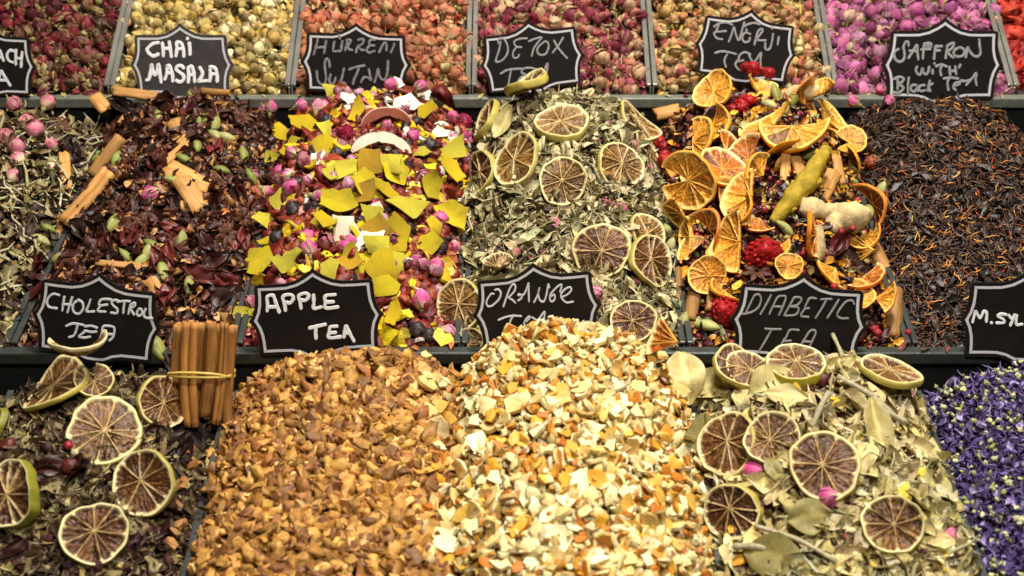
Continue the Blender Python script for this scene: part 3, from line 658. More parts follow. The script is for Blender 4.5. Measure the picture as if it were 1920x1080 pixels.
SIGNS = [
 # label, centre px, half width px, roll, row of the rail, chalk, stroke px, zoom (x0, y0, scale), strokes, vertical scale, board
 ('black chalkboard sign ending in ACH over A beside dark red roses', (-30, 121), 98, 3, 'back', 'chalk', 5.2, (0, 0, 4), [
   '-35,455 -8,375 25,455', '-22,432 14,430', '108,385 75,378 52,410 62,450 95,468', '120,375 116,440 118,482', '165,392 160,450 158,500', '118,436 160,440',
   '-20,630 6,535 25,560 75,640', '-10,600 52,604'], .92, 'board'),
 ('black chalkboard sign greyed by reflected light reading CHAI MASALA', (341, 122), 98, 0, 'back', 'chalk_bright', 6.3, (235, 35, 7.2), [
   '445,325 380,335 320,380 292,420 320,470 380,505 445,480', '497,330 508,410 512,500', '592,315 605,410 620,510', '508,405 605,402', '683,500 695,400 692,325 730,318 765,350 785,430 788,505', '695,412 778,402', '842,268 838,270', '862,330 870,400 872,480',
   '290,828 320,810 340,720 355,620 375,720 400,760 425,720 447,615 465,740 482,855', '535,815 560,740 560,655 555,645 590,635 615,680 635,760 640,840', '560,735 625,730', '785,665 750,635 700,645 690,690 740,730 785,770 780,830 735,855 690,835', '850,855 855,760 850,670 870,650 900,650 925,740 935,850', '858,758 925,755', '1005,660 1035,710 1040,760 1000,830 985,845 1100,838', '1140,840 1150,760 1140,670 1130,660 1180,650 1225,690 1240,770 1240,845', '1150,748 1235,745'], .95, 'board_grey'),
 ('black chalkboard sign with faint worn lettering HÜRREM SULTAN', (667, 119), 105, 2, 'back', 'chalk_faint', 4.6, (560, 20, 6.3545), [
   '180,520 205,430 228,335', '325,360 315,430 302,505', '215,440 315,435', '425,370 412,440 415,485 465,480 500,480 510,430 520,365', '480,290 490,330', '570,350 595,345 620,360 600,400 565,430 555,470', '578,430 600,460 635,470', '580,350 575,400', '710,350 745,340 775,350 760,395 715,420 690,460 685,495', '715,430 740,465 775,472', '915,345 870,345 840,370 850,410 900,415', '850,415 815,450 815,490 850,500 905,480', '960,495 990,430 1020,385 1045,400 1045,470', '1140,395 1125,440 1100,495',
   '370,670 360,600 330,575 310,640 320,740 325,820 300,880 260,875 225,820 215,720', '380,760 365,820 380,870 420,860 440,800', '540,690 520,780 505,850 550,865', '605,700 690,670 785,655', '715,690 690,760 660,820 648,870', '745,850 780,795 830,800 860,830 850,770 835,700', '905,850 930,770 945,695 960,770 1000,825 1040,800 1060,700 1065,600'], .86, 'board'),
 ('black chalkboard sign tilted left reading DETOX TEA', (998, 113), 99, -6.5, 'back', 'chalk_grey', 3.6, (890, 20, 6.3545), [
   '310,370 290,470 255,580 265,610', '285,390 280,350 310,325 360,350 395,440 385,520 330,590 265,612 245,590', '620,330 540,335 480,360 470,390 500,430 555,435', '500,435 465,480 455,540 480,565 520,550 527,525', '645,365 720,335 800,320 760,370 705,450 680,540', '830,370 780,410 745,460 755,510 800,530 850,510 880,440 870,380 830,365', '945,355 985,430 1040,500 1100,565', '1055,320 1000,410 930,500',
   '310,750 400,705 560,690', '435,705 415,800 400,910', '735,695 640,680 570,700 560,740 600,755', '615,790 560,790 515,840 500,890 560,930', '665,765 720,775 780,770 830,700 868,630 860,720 840,790'], .90, 'board'),
 ('black chalkboard sign tilted right reading ENERJI TEA', (1398, 93), 96, 7, 'back', 'chalk_grey', 4.0, (1300, 0, 7.2), [
   '525,335 450,305 350,315 280,360', '350,320 330,370 320,425 440,420', '320,425 280,450 300,500 340,525 390,530', '480,560 515,470 550,370 575,470 610,545 640,480 665,380 690,300', '895,330 820,310 720,335 700,355', '770,460 700,440 665,490 665,540 700,570 750,555 765,510', '715,395 720,440', '825,600 850,500 875,420 920,390 935,420 890,480 850,530 900,545 975,545', '1065,365 1062,385', '1075,460 1065,540 1040,640 1000,675 970,650 972,580', '1190,385 1188,392', '1155,495 1145,550 1138,600',
   '295,715 370,695 450,700 575,730', '455,735 425,790 420,840 438,900', '765,735 700,705 630,740 610,800 590,830 675,815', '590,830 565,870 600,930 650,945 680,925', '750,745 790,820 860,890 915,965', '770,910 840,820 912,715 905,810 915,960'], .94, 'board'),
 ('black chalkboard sign reading SAFFRON WITH Black TeA', (1767, 122), 115, 0, 'back', 'chalk_grey', 4.8, (1640, 30, 6.354), [
   '405,350 400,310 370,310 345,370 355,440 350,510 310,545 260,530 230,470 245,420 285,395', '405,500 450,430 505,345 510,430 520,515', '415,415 500,420', '590,330 580,420 575,505', '590,330 660,325 670,350 590,365 670,365', '555,400 660,395', '725,360 715,440 708,510', '725,362 800,360', '715,415 775,410', '870,350 855,420 845,500', '860,360 910,330 940,325 935,365 890,410 865,425 900,470 935,495', '1000,380 950,410 945,460 990,485 1050,470 1070,410 1020,375 1000,382', '1085,490 1095,430 1110,375 1130,420 1180,475 1230,480 1260,440 1250,350 1245,280',
   '505,605 490,640 510,690 545,695 570,620 575,670 610,695 640,660 648,605', '708,565 710,567', '690,640 690,685', '730,600 790,580 855,600', '795,600 780,650 790,705', '890,605 892,650 898,700', '960,600 962,650 970,690', '895,655 960,655', '1020,580 1005,612',
   '270,755 275,820 270,870', '230,750 290,725 345,745 320,790 285,810 340,850 320,890 270,915 220,905', '405,735 395,820 395,910', '490,820 440,830 430,880 470,900 500,860 500,820 510,890', '590,825 545,830 525,870 550,895 600,885', '655,770 640,830 635,890', '685,805 640,840 660,890', '820,745 900,735 990,745', '880,745 865,800 875,880', '950,830 1010,810 1000,790 955,800 935,850 960,880', '1020,770 1090,775 1150,750 1205,680 1200,760 1210,820', '1090,820 1150,750'], .92, 'board'),
 ('black chalkboard sign reading CHOLESTROL TEA behind a curled lime slice', (181, 603), 121, 7, 'middle', 'chalk', 4.4, (50, 500, 5.685), [
   '345,305 290,290 240,320 215,380 240,430 320,445', '400,320 390,390 380,465', '485,325 460,400 435,485', '385,400 470,405', '550,355 505,390 490,440 510,490 560,500 600,450 595,385 550,352', '680,350 660,410 640,475 720,478', '900,350 830,345 785,360 775,410 860,405', '790,410 760,470 840,480', '990,370 940,355 905,380 930,420 965,450 960,495 900,490', '970,375 1040,365 1100,370', '1045,370 1035,430 1030,490', '1115,400 1095,450 1085,500', '1105,410 1150,385 1150,420 1110,445 1145,510', '1195,450 1175,490 1195,525 1230,500 1225,455 1195,450', '1270,450 1250,500 1265,540 1340,550',
   '425,630 500,605 605,620', '545,615 525,690 500,735 455,750', '750,650 690,630 625,635', '745,690 690,695 620,680', '680,745 620,755 560,745 590,715 625,690', '780,770 800,720 815,640 870,630 930,645 935,700 920,750 885,785', '800,715 930,720'], .95, 'board'),
 ('black chalkboard sign with bold white words APPLE TEA', (593, 596), 127, -3, 'middle', 'chalk_bright', 6.6, (455, 500, 6), [
   '275,495 278,420 275,340 340,325 370,400 410,510', '285,455 390,452', '480,490 470,420 450,345 500,315 560,325 565,370 530,410 495,400', '655,465 645,400 630,330 690,300 735,310 735,350 700,380 660,375', '795,320 800,400 800,470 885,455', '1040,315 930,330 930,400 935,465 1070,455', '940,400 1020,395', 
   '755,690 840,670 930,650', '825,680 820,740 825,805', '1060,670 985,680 975,740 970,800 1100,790', '985,745 1045,740', '1140,790 1150,720 1165,665 1200,740 1250,835', '1155,745 1205,745'], .90, 'board'),
 ('black chalkboard sign reading ORANGE TEA above the orange peel chips', (1007, 582), 122, -5, 'middle', 'chalk', 3.4, (880, 490, 7.2), [
   '330,440 295,440 245,510 230,570 260,610 320,590 400,510 425,430 390,380 345,385', '460,610 500,490 545,370 590,310 620,330 610,400 550,470 530,490 580,520 620,560', '660,530 700,500 710,470 670,440 660,460 730,450 770,380 800,295 800,400 805,540', '875,550 920,460 950,350 930,430 950,520 1000,545 1030,490 1050,400 1065,310 1080,350', '1225,410 1245,340 1230,315 1160,370 1095,450 1090,520 1120,545 1155,500 1145,450 1110,470', '1255,480 1320,450 1375,390 1360,350 1300,370 1240,440 1250,500 1310,555 1400,545',
   '395,790 500,750 600,735 700,740', '600,725 560,790 540,860 530,900', '775,810 815,760 800,745 760,790 740,850 790,900', '845,755 930,810 1045,900', '850,880 930,790 1015,680 1010,770 1030,880'], .90, 'board'),
 ('black chalkboard sign reading DIABETIC TEA in slanted grey letters', (1498, 606), 131, 3.5, 'middle', 'chalk_grey', 3.7, (1360, 510, 6.354), [
   '245,485 290,390 345,280', '345,280 395,265 425,320 400,410 330,470 250,495 205,500', '545,275 490,380 420,500', '525,500 570,400 625,300 680,285 720,300 690,400 640,510', '585,410 680,415', '700,515 760,410 815,310', '815,305 880,300 905,330 860,390 780,410', '780,412 860,420 870,460 830,510 710,520', '1080,315 1010,310 975,360 950,430 995,430', '945,440 900,520 990,535', '1140,325 1265,320', '1205,325 1150,430 1075,545', '1350,330 1290,430 1215,545', '1535,380 1510,340 1440,350 1370,430 1330,510 1380,550 1460,550',
   '475,675 560,680 660,680', '550,685 480,810 405,935', '870,690 770,690 720,780 690,820 780,815', '690,820 620,950', '870,920 930,820 1000,710 1050,690 1075,720 1030,830 970,940', '920,825 1030,830'], .88, 'board'),
 ('black chalkboard sign reading M.SYL above the purple flowers', (1926, 600), 126, 0, 'middle', 'chalk_bright', 5.4, (1440, 540, 4), [
   '1535,255 1555,180 1560,175 1590,225 1620,175 1640,190 1638,250', '1673,260 1677,262', '1785,200 1745,195 1725,210 1765,235 1770,260 1715,262', '1805,205 1830,235', '1850,200 1835,240 1818,280', '1868,205 1862,240 1865,275 1905,272'], .95, 'board'),
]
def sign(label, cpx, hw, roll, row, ck, spx, zoom, strokes, vs, board):
    ly, lz = ROWS[row]['lip']; n = nrm((0.0, -math.cos(math.radians(16)), math.sin(math.radians(16)))); o0 = np.array([0, ly - .0095, lz])
    v = ray(*cpx); c = CAM + v * (((o0 - CAM) @ n) / (v @ n)); s = hw * px_m(c)
    x = nrm(axis_on(n, roll, v)); y = np.cross(n, x); M = np.stack([x, y, n], 1); k = np.diag([s, s * vs / .9, 1.0])
    root = empty('chalkboard_sign', mat4(M, c)); tag(root, label, 'sign', 'chalkboard signs'); th = .0022
    P = OUT * np.array([s, s * vs]); b = link('board', pmesh('sign_board', slab(P, -th, 0)), MT[board]); b.parent = root; add_bevel(b, .0005, 2)
    A = inset(OUT, .055) * np.array([s, s * vs]); B = inset(OUT, .055 + .040) * np.array([s, s * vs])
    r = link('border', pmesh('sign_border', ring(A, B, -.0003, .00025)), MT['border']); r.parent = root
    sp = []; wd = spx * .5 * px_m(c); Mi = M.T
    for i, st in enumerate(strokes):
        Z = np.array([[float(q) for q in w_.split(',')] for w_ in st.split()]); Z = Z / zoom[2] + np.array(zoom[:2]); L = []
        for (qx, qy) in Z:
            d = ray(qx, qy); h = CAM + d * (((c - CAM) @ n) / (d @ n)); L.append(Mi @ (h - c))
        L = crom(np.array(L), 6) if len(L) > 2 else np.array([L[0] + (L[1] - L[0]) * t for t in np.linspace(0, 1, 7)])
        L[:, 2] = .0002 + .00003 * i
        e0, e1 = nrm(L[0] - L[1]), nrm(L[-1] - L[-2])
        ext = np.concatenate([[L[0] + e0 * wd * .9], [L[0] + e0 * wd * .55], L, [L[-1] + e1 * wd * .55], [L[-1] + e1 * wd * .9]])
        wob = 1 + .14 * vnoise(np.c_[np.arange(len(ext)) * .35, np.full(len(ext), i), np.zeros(len(ext))], 3)
        rd = wd * wob; rd[0] *= .35; rd[1] *= .8; rd[-1] *= .35; rd[-2] *= .8
        T = np.gradient(ext, axis=0); T /= np.linalg.norm(T, axis=1, keepdims=True) + 1e-12; S = np.stack([-T[:, 1], T[:, 0], 0 * T[:, 0]], 1)
        V = []; 
        for q in range(len(ext)):
            for (a_, z_) in ((-1, -.0002), (-.75, .00022), (.75, .00022), (1, -.0002)): V.append(ext[q] + S[q] * rd[q] * a_ + np.array([0, 0, z_]))
        F = [];
        for q in range(len(ext) - 1):
            for a_ in range(3): F.append((q * 4 + a_ + 1, q * 4 + a_, (q + 1) * 4 + a_, (q + 1) * 4 + a_ + 1))
        sp.append(Proto(V, F, (1, 1, 1), False))
    t = link('lettering', pmesh('sign_lettering', join(sp)), MT[ck]); t.parent = root
    clear(c, n, s * .9, .004, .006)
for sg in SIGNS: sign(*sg)
# ------------------------------------------------------------------ citrus slices
RNG = np.random.default_rng(21)
LA = (lin((84, 54, 24)), lin((154, 114, 56)), lin((208, 178, 118)), lin((224, 206, 150)), lin((186, 170, 88)))   # paler, in the herb heap
LB = (lin((66, 38, 18)), lin((128, 84, 44)), lin((198, 164, 106)), lin((224, 204, 146)), lin((174, 158, 74)))     # darker, front trays
LC = (lin((72, 44, 20)), lin((138, 96, 48)), lin((200, 168, 110)), lin((226, 208, 152)), lin((176, 160, 72)))  # sandy
LD = (lin((66, 38, 18)), lin((122, 78, 40)), lin((200, 168, 110)), lin((230, 214, 160)), lin((132, 128, 40)))     # green rind
OA = (lin((192, 114, 30)), lin((224, 164, 62)), lin((232, 174, 68)), lin((238, 202, 112)), lin((232, 152, 30)))  # golden orange
OB = (lin((150, 68, 18)), lin((198, 118, 40)), lin((216, 156, 70)), lin((240, 212, 140)), lin((214, 116, 24)))
T2 = 2 * math.pi; HF = math.pi
for a in [
 (1051, 232, 53, 33, 0, 'wide dried lime slice with thick yellow rind on top of the green herb heap', LA, 'middle', .0085),
 (968, 299, 54, 36, -58, 'dried lime slice tilted on edge between the narrow dark slice and the round one', LA, 'middle', .005),
 (1055, 340, 47, 46, 0, 'round pale dried lime slice facing out at the centre of the herb heap', LA, 'middle', .006),
 (1161, 311, 48, 40, 62, 'dried lime slice with pale centre beside the red berries on the herb heap', LA, 'middle', .006),
 (1197, 229, 48, 23, 44, 'narrow tilted lime slice by the yellow peel fleck at the top of the herb heap', LA, 'middle', .0045),
 (1211, 288, 46, 22, 58, 'lime slice half hidden behind the red berries of the herb heap', LA, 'middle', .0045),
 (902, 327, 43, 21, -82, 'narrow dark lime slice standing on edge at the side of the herb heap', LB, 'middle', .0065),
 (1128, 470, 55, 54, 0, 'large brown dried lime slice low on the herb heap above the ORANGE TEA sign', LB, 'middle', .005),
 (1221, 491, 52, 37, 68, 'tilted brown lime slice with thick pale rim next to the cardamom pods', LB, 'middle', .0065),
 (1213, 440, 44, 30, 60, 'lime slice edge peeping out under herbs above the tilted brown slice', LA, 'middle', .004),
 (862, 573, 50, 44, -70, 'grey herb covered lime slice poking out behind the side of the ORANGE TEA sign', LA, 'middle', .005),
 (878, 645, 32, 28, -60, 'small lime slice tucked under another by the ORANGE TEA sign, on the dark rail', LC, 'middle', .004),
 (1187, 603, 44, 42, 0, 'dark lime slice with thin white spokes between the sign and the orange wedge', LB, 'middle', .0055),
 (103, 725, 66, 36, -40, 'tilted pale lime slice highest below the CHOLESTROL TEA sign', LC, 'front', .005),
 (196, 810, 72, 63, -8, 'large round lime slice in the dark leaf tray, biggest of its heap', LC, 'front', .0055),
 (269, 904, 64, 57, -80, 'brown glossy lime slice nearest the tray divider in the dark leaf tray', LD[:4] + (LB[4],), 'front', .0055),
 (176, 1003, 63, 60, 0, 'thick green rimmed lime slice lowest in the dark leaf tray', LD, 'front', .0105),
 (20, 926, 66, 52, -75, 'thick green rimmed lime slice cut off by the photo edge', LD, 'front', .011),
 (306, 754, 53, 41, 75, 'dark lime slice half hidden behind the tied cinnamon sticks', LB, 'front', .005),
 (1382, 688, 48, 34, 40, 'lime slice behind another under the corner of the DIABETIC TEA sign', LB, 'front', .005),
 (1406, 694, 46, 33, 12, 'lime slice overlapping another in front of the DIABETIC TEA sign', LC, 'front', .005),
 (1492, 686, 55, 34, 4, 'thick yellow green rimmed lime slice leaning on the DIABETIC TEA sign', LC[:4] + (lin((184, 172, 50)),), 'front', .0095),
 (1617, 709, 56, 29, 38, 'tilted lime slice beside twigs at the top of the pale leaf heap', LC, 'front', .005),
 (1670, 697, 59, 23, 17, 'flat lying lime slice nearest the purple flower tray', LC, 'front', .006),
 (1365, 832, 66, 46, -62, 'large lime slice half covered by the bay leaf and another slice', LB, 'front', .005),
 (1448, 824, 54, 50, 0, 'yellow green rimmed lime slice second largest in the pale leaf heap', LC[:4] + (LD[4],), 'front', .007),
 (1547, 874, 68, 65, 0, 'largest brown lime slice in the middle of the pale leaf heap', LB, 'front', .0065),
 (1373, 960, 55, 51, 80, 'thick rimmed lime slice next to the tray divider of the orange peel', LD[:4] + (LC[4],), 'front', .0095),
 (1673, 985, 58, 56, 0, 'yellow rimmed lime slice with a purple petal stuck on it', LC[:4] + (lin((180, 160, 50)),), 'front', .0095),
]: slice_at('lime_slice', *a[:6], a[6], a[7], t=a[8], nseg=int(RNG.integers(8, 11)), lift=.006 if 'hidden' not in a[5] and 'under' not in a[5] else .0)
for a in [   # broken or curled lime pieces
 (148, 662, 54, 19, -8, 'curled broken lime slice lying across the CHOLESTROL TEA sign', LC[:4] + (lin((226, 212, 160)),), 'front', .0035, 3.9, 95, .55),
 (176, 716, 38, 32, 0, 'open lime rind ring with its flesh gone, beside the tilted pale slice', LC, 'front', .004, 5.2, 60, .2),
 (4, 800, 36, 14, -85, 'yellow lime piece at the photo edge in the dark leaf tray', LD, 'front', .006, 4.5, 0, .2),
 (918, 230, 44, 10, -62, 'lime slice seen edge on at the upper side of the herb heap', LC, 'middle', .007, T2, None, .2),
 (990, 163, 44, 9, -24, 'yellow lime slice seen edge on in front of the DETOX TEA sign', LC, 'middle', .008, T2, None, .2),
 (934, 502, 32, 20, -20, 'pale curl of lime rind above the ORANGE TEA sign', LC, 'middle', .006, 2.6, -80, .2)]:
    slice_at('lime_slice', *a[:6], a[6], a[7], t=a[8], arc=a[9], phi=a[10], cup=a[11], nseg=8, lift=.007)
for a in [   # px, py, radius, minor, angle, label, colours, row, thickness, arc, middle direction of the rind, cup
 (1340, 172, 42, 29, -40, 'curled orange slice at the very top of the spice heap below the ENERJI TEA sign', OA, .006, T2, None, .2),
 (1300, 268, 52, 34, -60, 'half orange slice beside the herb heap, above the biggest orange slice', OA, .006, HF, -20, .1),
 (1293, 338, 58, 50, 70, 'biggest golden orange slice beside the red berries', OA, .007, 5.6, 10, .12),
 (1355, 318, 52, 34, 20, 'dark orange slice half hidden behind the biggest one', OB, .005, T2, None, .1),
 (1410, 368, 60, 46, -60, 'half orange slice with pale rind in the middle of the orange heap', OA, .006, HF, 172, .1),
 (1487, 238, 64, 48, 4, 'large half orange slice lying flat edge up at the top of the orange heap', OA, .007, HF, 88, .1),
 (1446, 236, 58, 14, -38, 'orange slice seen edge on as a long strip at the top of the heap', OA, .006, HF, -130, .2),
 (1428, 330, 46, 32, 75, 'orange wedge between the half slice and the cinnamon pieces', OA, .006, 2.2, -120, .1),
 (1388, 452, 62, 48, -80, 'half orange slice below the middle one with rind on its outer side', OA, .006, HF, 175, .1),
 (1326, 516, 37, 37, 0, 'small whole orange slice low on the heap by the cinnamon sticks', OA, .006, T2, None, .15),
 (1640, 470, 84, 66, 90, 'orange wedge with red peppercorn below the ginger root', OA, .007, 1.3, 180, .05),
 (1480, 500, 27, 25, 0, 'small yellow orange slice with a pink peppercorn beside the red raspberry', OA, .005, T2, None, .2),
 (1548, 236, 34, 18, 70, 'orange rind curl at the upper side of the orange heap', OA, .005, 4.0, 20, .25),
 (1272, 640, 70, 58, -70, 'orange wedge with white rind standing on the orange peel heap', OB, .0065, 1.25, 195, .06),
 (1297, 446, 42, 12, -84, 'orange slice seen edge on near the cardamom pods', OA, .006, HF, 150, .2),
 (1638, 385, 50, 10, 66, 'long orange rind strip near the black tea', OB, .005, HF, -30, .2),
 (1528, 440, 44, 26, 85, 'orange slice rim showing behind the ginger root', OB, .006, HF, 180, .1),
 (1592, 268, 34, 26, 10, 'yellow orange flake at the side of the heap next to the black tea', OA, .004, 5.0, 0, .25)]:
    slice_at('orange_slice', *a[:6], a[6], 'front' if '1272' in str(a[0]) else 'middle', t=a[7] * .72, arc=a[8], phi=a[9], cup=a[10], nseg=5 if a[8] < 3.3 else 10, lift=.009, group='dried orange slices', cat='orange slice', warp=.10, squash=1.0)

for (x, y, r, arc, ph) in [(1335, 238, 46, HF, 30), (1316, 296, 50, HF, 100), (1362, 286, 46, 2.4, -40), (1404, 302, 46, HF, 200), (1385, 402, 48, HF, 60), (1332, 432, 44, HF, -60), (1424, 410, 40, 2.2, 120), (1552, 222, 42, HF, -30), (1506, 196, 42, HF, -90), (1462, 276, 44, 2.2, 80), (1594, 300, 34, HF, 20), (1622, 442, 38, 2.6, 60), (1566, 505, 46, 1.8, 140), (1604, 560, 36, HF, 0), (1540, 176, 34, HF, -100), (1358, 548, 36, HF, 110), (1642, 560, 42, 1.6, 10), (1446, 470, 36, HF, 60), (1280, 400, 40, HF, 180), (1300, 470, 34, HF, 200), (1420, 170, 34, HF, -60), (1588, 400, 36, 2.0, 90), (1620, 520, 40, HF, 30), (1350, 380, 44, HF, 0)]:
    slice_at('orange_slice', x, y, r, r * R_(.45, .85), R_(-80, 80), 'broken curled piece of dried orange between the larger slices of the orange heap', OA if RNG.random() < .7 else OB, 'middle', t=.0036, arc=arc, phi=ph, cup=R_(.1, .45), nseg=5, lift=.004, group='broken orange pieces', cat='orange slice', warp=.16)

# ------------------------------------------------------------------ cinnamon
CIN = lin((196, 142, 76))
def cinnamon_bundle():
    ax = nrm((0.0, .30, .95)); side = RT; dep = np.cross(ax, side); dep = dep if dep @ FWD < 0 else -dep     # dep points at the viewer
    p0, nh, _ = hit(375, 794, 'front'); p0 = p0 + nh * .006; k = px_m(p0)
    root = empty('cinnamon_bundle', mat4(np.stack([side, np.cross(ax, side), ax], 1), p0)); tag(root, 'bundle of cinnamon sticks tied with a yellow rubber band', 'cinnamon bundle')
    inv = root.matrix_world.inverted()
    def pt(px, py, d):
        v = ray(px, py); n = dep; o = p0 + dep * d; return CAM + v * (((o - CAM) @ n) / (v @ n))
    for (tx, ty, bx, by, wd, d) in [(331, 610, 325, 794, 19, .004), (352, 603, 354, 800, 31, .011), (379, 606, 367, 786, 22, .004), (399, 604, 386, 780, 26, .012), (424, 604, 408, 794, 17, .008), (434, 611, 424, 800, 24, .005), (364, 613, 376, 772, 18, -.010), (411, 609, 402, 780, 20, -.009), (342, 608, 341, 782, 20, -.008)]:
        a, b = pt(bx, by, d), pt(tx, ty, d); L = np.linalg.norm(b - a); z = nrm(b - a); F = frame(z, R_(0, 6.28))
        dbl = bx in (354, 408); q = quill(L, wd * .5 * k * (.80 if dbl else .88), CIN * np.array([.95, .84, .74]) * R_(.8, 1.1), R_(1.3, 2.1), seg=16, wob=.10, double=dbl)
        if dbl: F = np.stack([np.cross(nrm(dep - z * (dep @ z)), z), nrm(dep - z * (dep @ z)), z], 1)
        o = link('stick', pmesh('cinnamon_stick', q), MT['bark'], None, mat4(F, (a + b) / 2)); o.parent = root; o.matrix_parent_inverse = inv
    bands = []
    for k2, (pl, pm_, pr) in enumerate([((319, 704), (372, 684), (437, 708)), ((320, 697), (380, 692), (437, 700))]):
        A, B = pt(*pl, .0), pt(*pr, .0); Mm = pt(*pm_, .0); c = (A + B) / 2; hw = np.linalg.norm(A - B) / 2; t = np.linspace(0, 2 * math.pi, 49)
        x = nrm(B - A); rise = (Mm - c) @ ax
        P = np.array([c + x * hw * 1.0 * np.sign(math.cos(u)) * abs(math.cos(u)) ** .75 + dep * (.0235 if math.sin(u) > 0 else .02) * np.sign(math.sin(u)) * abs(math.sin(u)) ** .6 + ax * rise * max(0, math.sin(u)) ** .8 for u in t])
        bands.append(tube(P, .0011, (1, 1, 1), 6, 1.0, cap=False, ref=ax))
    o = link('rubber_band', pmesh('rubber_band', join(bands)), MT['band']); o.parent = root; o.matrix_parent_inverse = inv
    for t in np.linspace(0.1, .95, 5): clear(p0 + ax * t * .085, dep, .026, .05, .006)
cinnamon_bundle()
def stick(px, py, ang, lpx, wpx, label, row='middle', kind='quill', lift=.008, lean=.0, face=.35, double=False, col=None, curve=.6):
    L, k = alen(px, py, ang, lpx, row, face); c = (CIN if col is None else col) * R_(.85, 1.1)
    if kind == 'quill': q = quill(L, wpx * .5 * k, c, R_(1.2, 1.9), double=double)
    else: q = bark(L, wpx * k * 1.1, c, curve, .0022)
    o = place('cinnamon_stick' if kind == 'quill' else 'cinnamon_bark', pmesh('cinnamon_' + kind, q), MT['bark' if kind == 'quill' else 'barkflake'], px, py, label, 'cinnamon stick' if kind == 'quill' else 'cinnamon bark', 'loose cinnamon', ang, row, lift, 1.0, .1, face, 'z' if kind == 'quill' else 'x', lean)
    M = np.array(o.matrix_world)
    axd = M[:3, 2] if kind == 'quill' else M[:3, 0]; nn = M[:3, 0] if kind == 'quill' else M[:3, 2]
    nn = nn if nn @ FWD < 0 else -nn; nn = nrm(-ray(px, py) - axd * (-ray(px, py) @ axd))
    for s in np.linspace(-.42, .42, 5): clear(M[:3, 3] + axd * s * L, nn, wpx * .5 * k, .03, .001)
    return o
for a in [
 (178, 383, -49, 130, 27, 'double rolled cinnamon stick slanting across the dark red hibiscus heap', 'quill', True),
 (214, 308, -52, 90, 24, 'cinnamon stick behind a cardamom pod, above the double rolled stick', 'quill', False),
 (356, 347, 28, 86, 40, 'thick slab of cinnamon bark right of the lone pink rosebud', 'bark', False),
 (358, 378, 58, 72, 38, 'flat pale cinnamon bark piece under the thick slab', 'bark', False),
 (111, 462, -86, 82, 25, 'cinnamon bark standing upright low beside the tray divider', 'bark', False),
 (118, 338, 86, 74, 20, 'cinnamon bark standing upright higher beside the tray divider', 'bark', False),
 (407, 188, 4, 56, 13, 'cinnamon stick lying level below the corner of the CHAI MASALA sign', 'quill', False),
 (340, 262, 66, 56, 28, 'short cinnamon bark piece among cardamom pods', 'bark', False),
 (230, 511, 5, 84, 12, 'thin cinnamon strip lying level above the CHOLESTROL TEA sign', 'bark', False),
 (256, 188, 8, 84, 20, 'pale bark flake on the rim below the CHAI MASALA sign', 'bark', False),
 (192, 206, 50, 38, 26, 'small broken bark flake near the top of the hibiscus heap', 'bark', False),
 (330, 300, -40, 60, 16, 'narrow cinnamon strip between bark slab and cardamom', 'bark', False),
 (300, 560, 62, 60, 30, 'bent cinnamon bark at the side of the CHOLESTROL TEA sign', 'bark', False),
 (1650, 508, 62, 100, 27, 'cinnamon stick pointing down to the edge of the black tea', 'quill', False),
 (1662, 603, 92, 92, 33, 'upright cinnamon stick with a small hole beside the black tea', 'quill', False),
 (1583, 326, 80, 72, 33, 'short fat cinnamon stick right of the turmeric root', 'quill', False),
 (1541, 356, 118, 58, 30, 'cinnamon bark piece tucked behind the turmeric root', 'bark', False),
 (1487, 314, 68, 58, 22, 'cinnamon piece left of the turmeric root tip', 'bark', False),
 (1468, 326, 92, 60, 18, 'narrow cinnamon bark standing beside the orange wedge', 'bark', False),
 (1308, 584, 100, 66, 26, 'cinnamon stick standing below the small whole orange slice', 'quill', False),
 (1337, 572, 96, 60, 20, 'cinnamon stick beside another, near the red raspberry by the DIABETIC TEA sign', 'quill', False),
 (1262, 560, 94, 90, 13, 'thin cinnamon stick standing between the herb and orange trays', 'quill', False),
 (1600, 262, 52, 70, 18, 'thin bark flake at the upper edge of the orange heap by the black tea', 'bark', False),
 (1560, 330, 80, 56, 20, 'cinnamon bark between turmeric root and fat stick', 'bark', False),
 (1250, 222, -12, 46, 24, 'pale bark chip at the top between the herb and orange heaps', 'bark', False)]:
    stick(a[0], a[1], a[2], a[3], a[4], a[5], 'middle', a[6], double=a[7], lift=.010)

# ------------------------------------------------------------------ roots
def root_thing(name, pts, rads, col, label, row, cat, lift, branch=None):
    cx, cy = np.mean([p[0] for p in pts]), np.mean([p[1] for p in pts]); c, nh, _ = hit(cx, cy, row); v = ray(cx, cy); n = nrm(nh * .5 - v * .5); c = c + n * lift; k = px_m(c)
    def W(p): d = ray(*p); return CAM + d * (((c - CAM) @ n) / (d @ n)) - c
    ps = [rootshape([W(p) for p in pts], [r * k for r in rads], col)]
    for b in branch or []: ps.append(rootshape([W(p) for p in b[0]], [r * k for r in b[1]], col))
    o = link(name, pmesh(name, join(ps)), MT['root'], None, mat4(np.eye(3), c)); tag(o, label, cat)
    for p in pts: clear(c + W(p), n, max(rads) * k, .04, .001)
    return o
GIN = lin((196, 172, 122)); TUR = lin((164, 138, 40))
root_thing('turmeric_root', [(1549, 277), (1538, 300), (1512, 340), (1488, 368), (1462, 402), (1449, 417)], [10, 15, 22, 20, 13, 8], TUR, 'long knobbly yellow green turmeric root slanting across the orange heap', 'middle', 'turmeric root', .018, [([(1518, 330), (1536, 348)], [15, 9]), ([(1500, 352), (1482, 344)], [13, 7]), ([(1476, 384), (1490, 396)], [12, 7]), ([(1541, 292), (1528, 284)], [10, 6])])
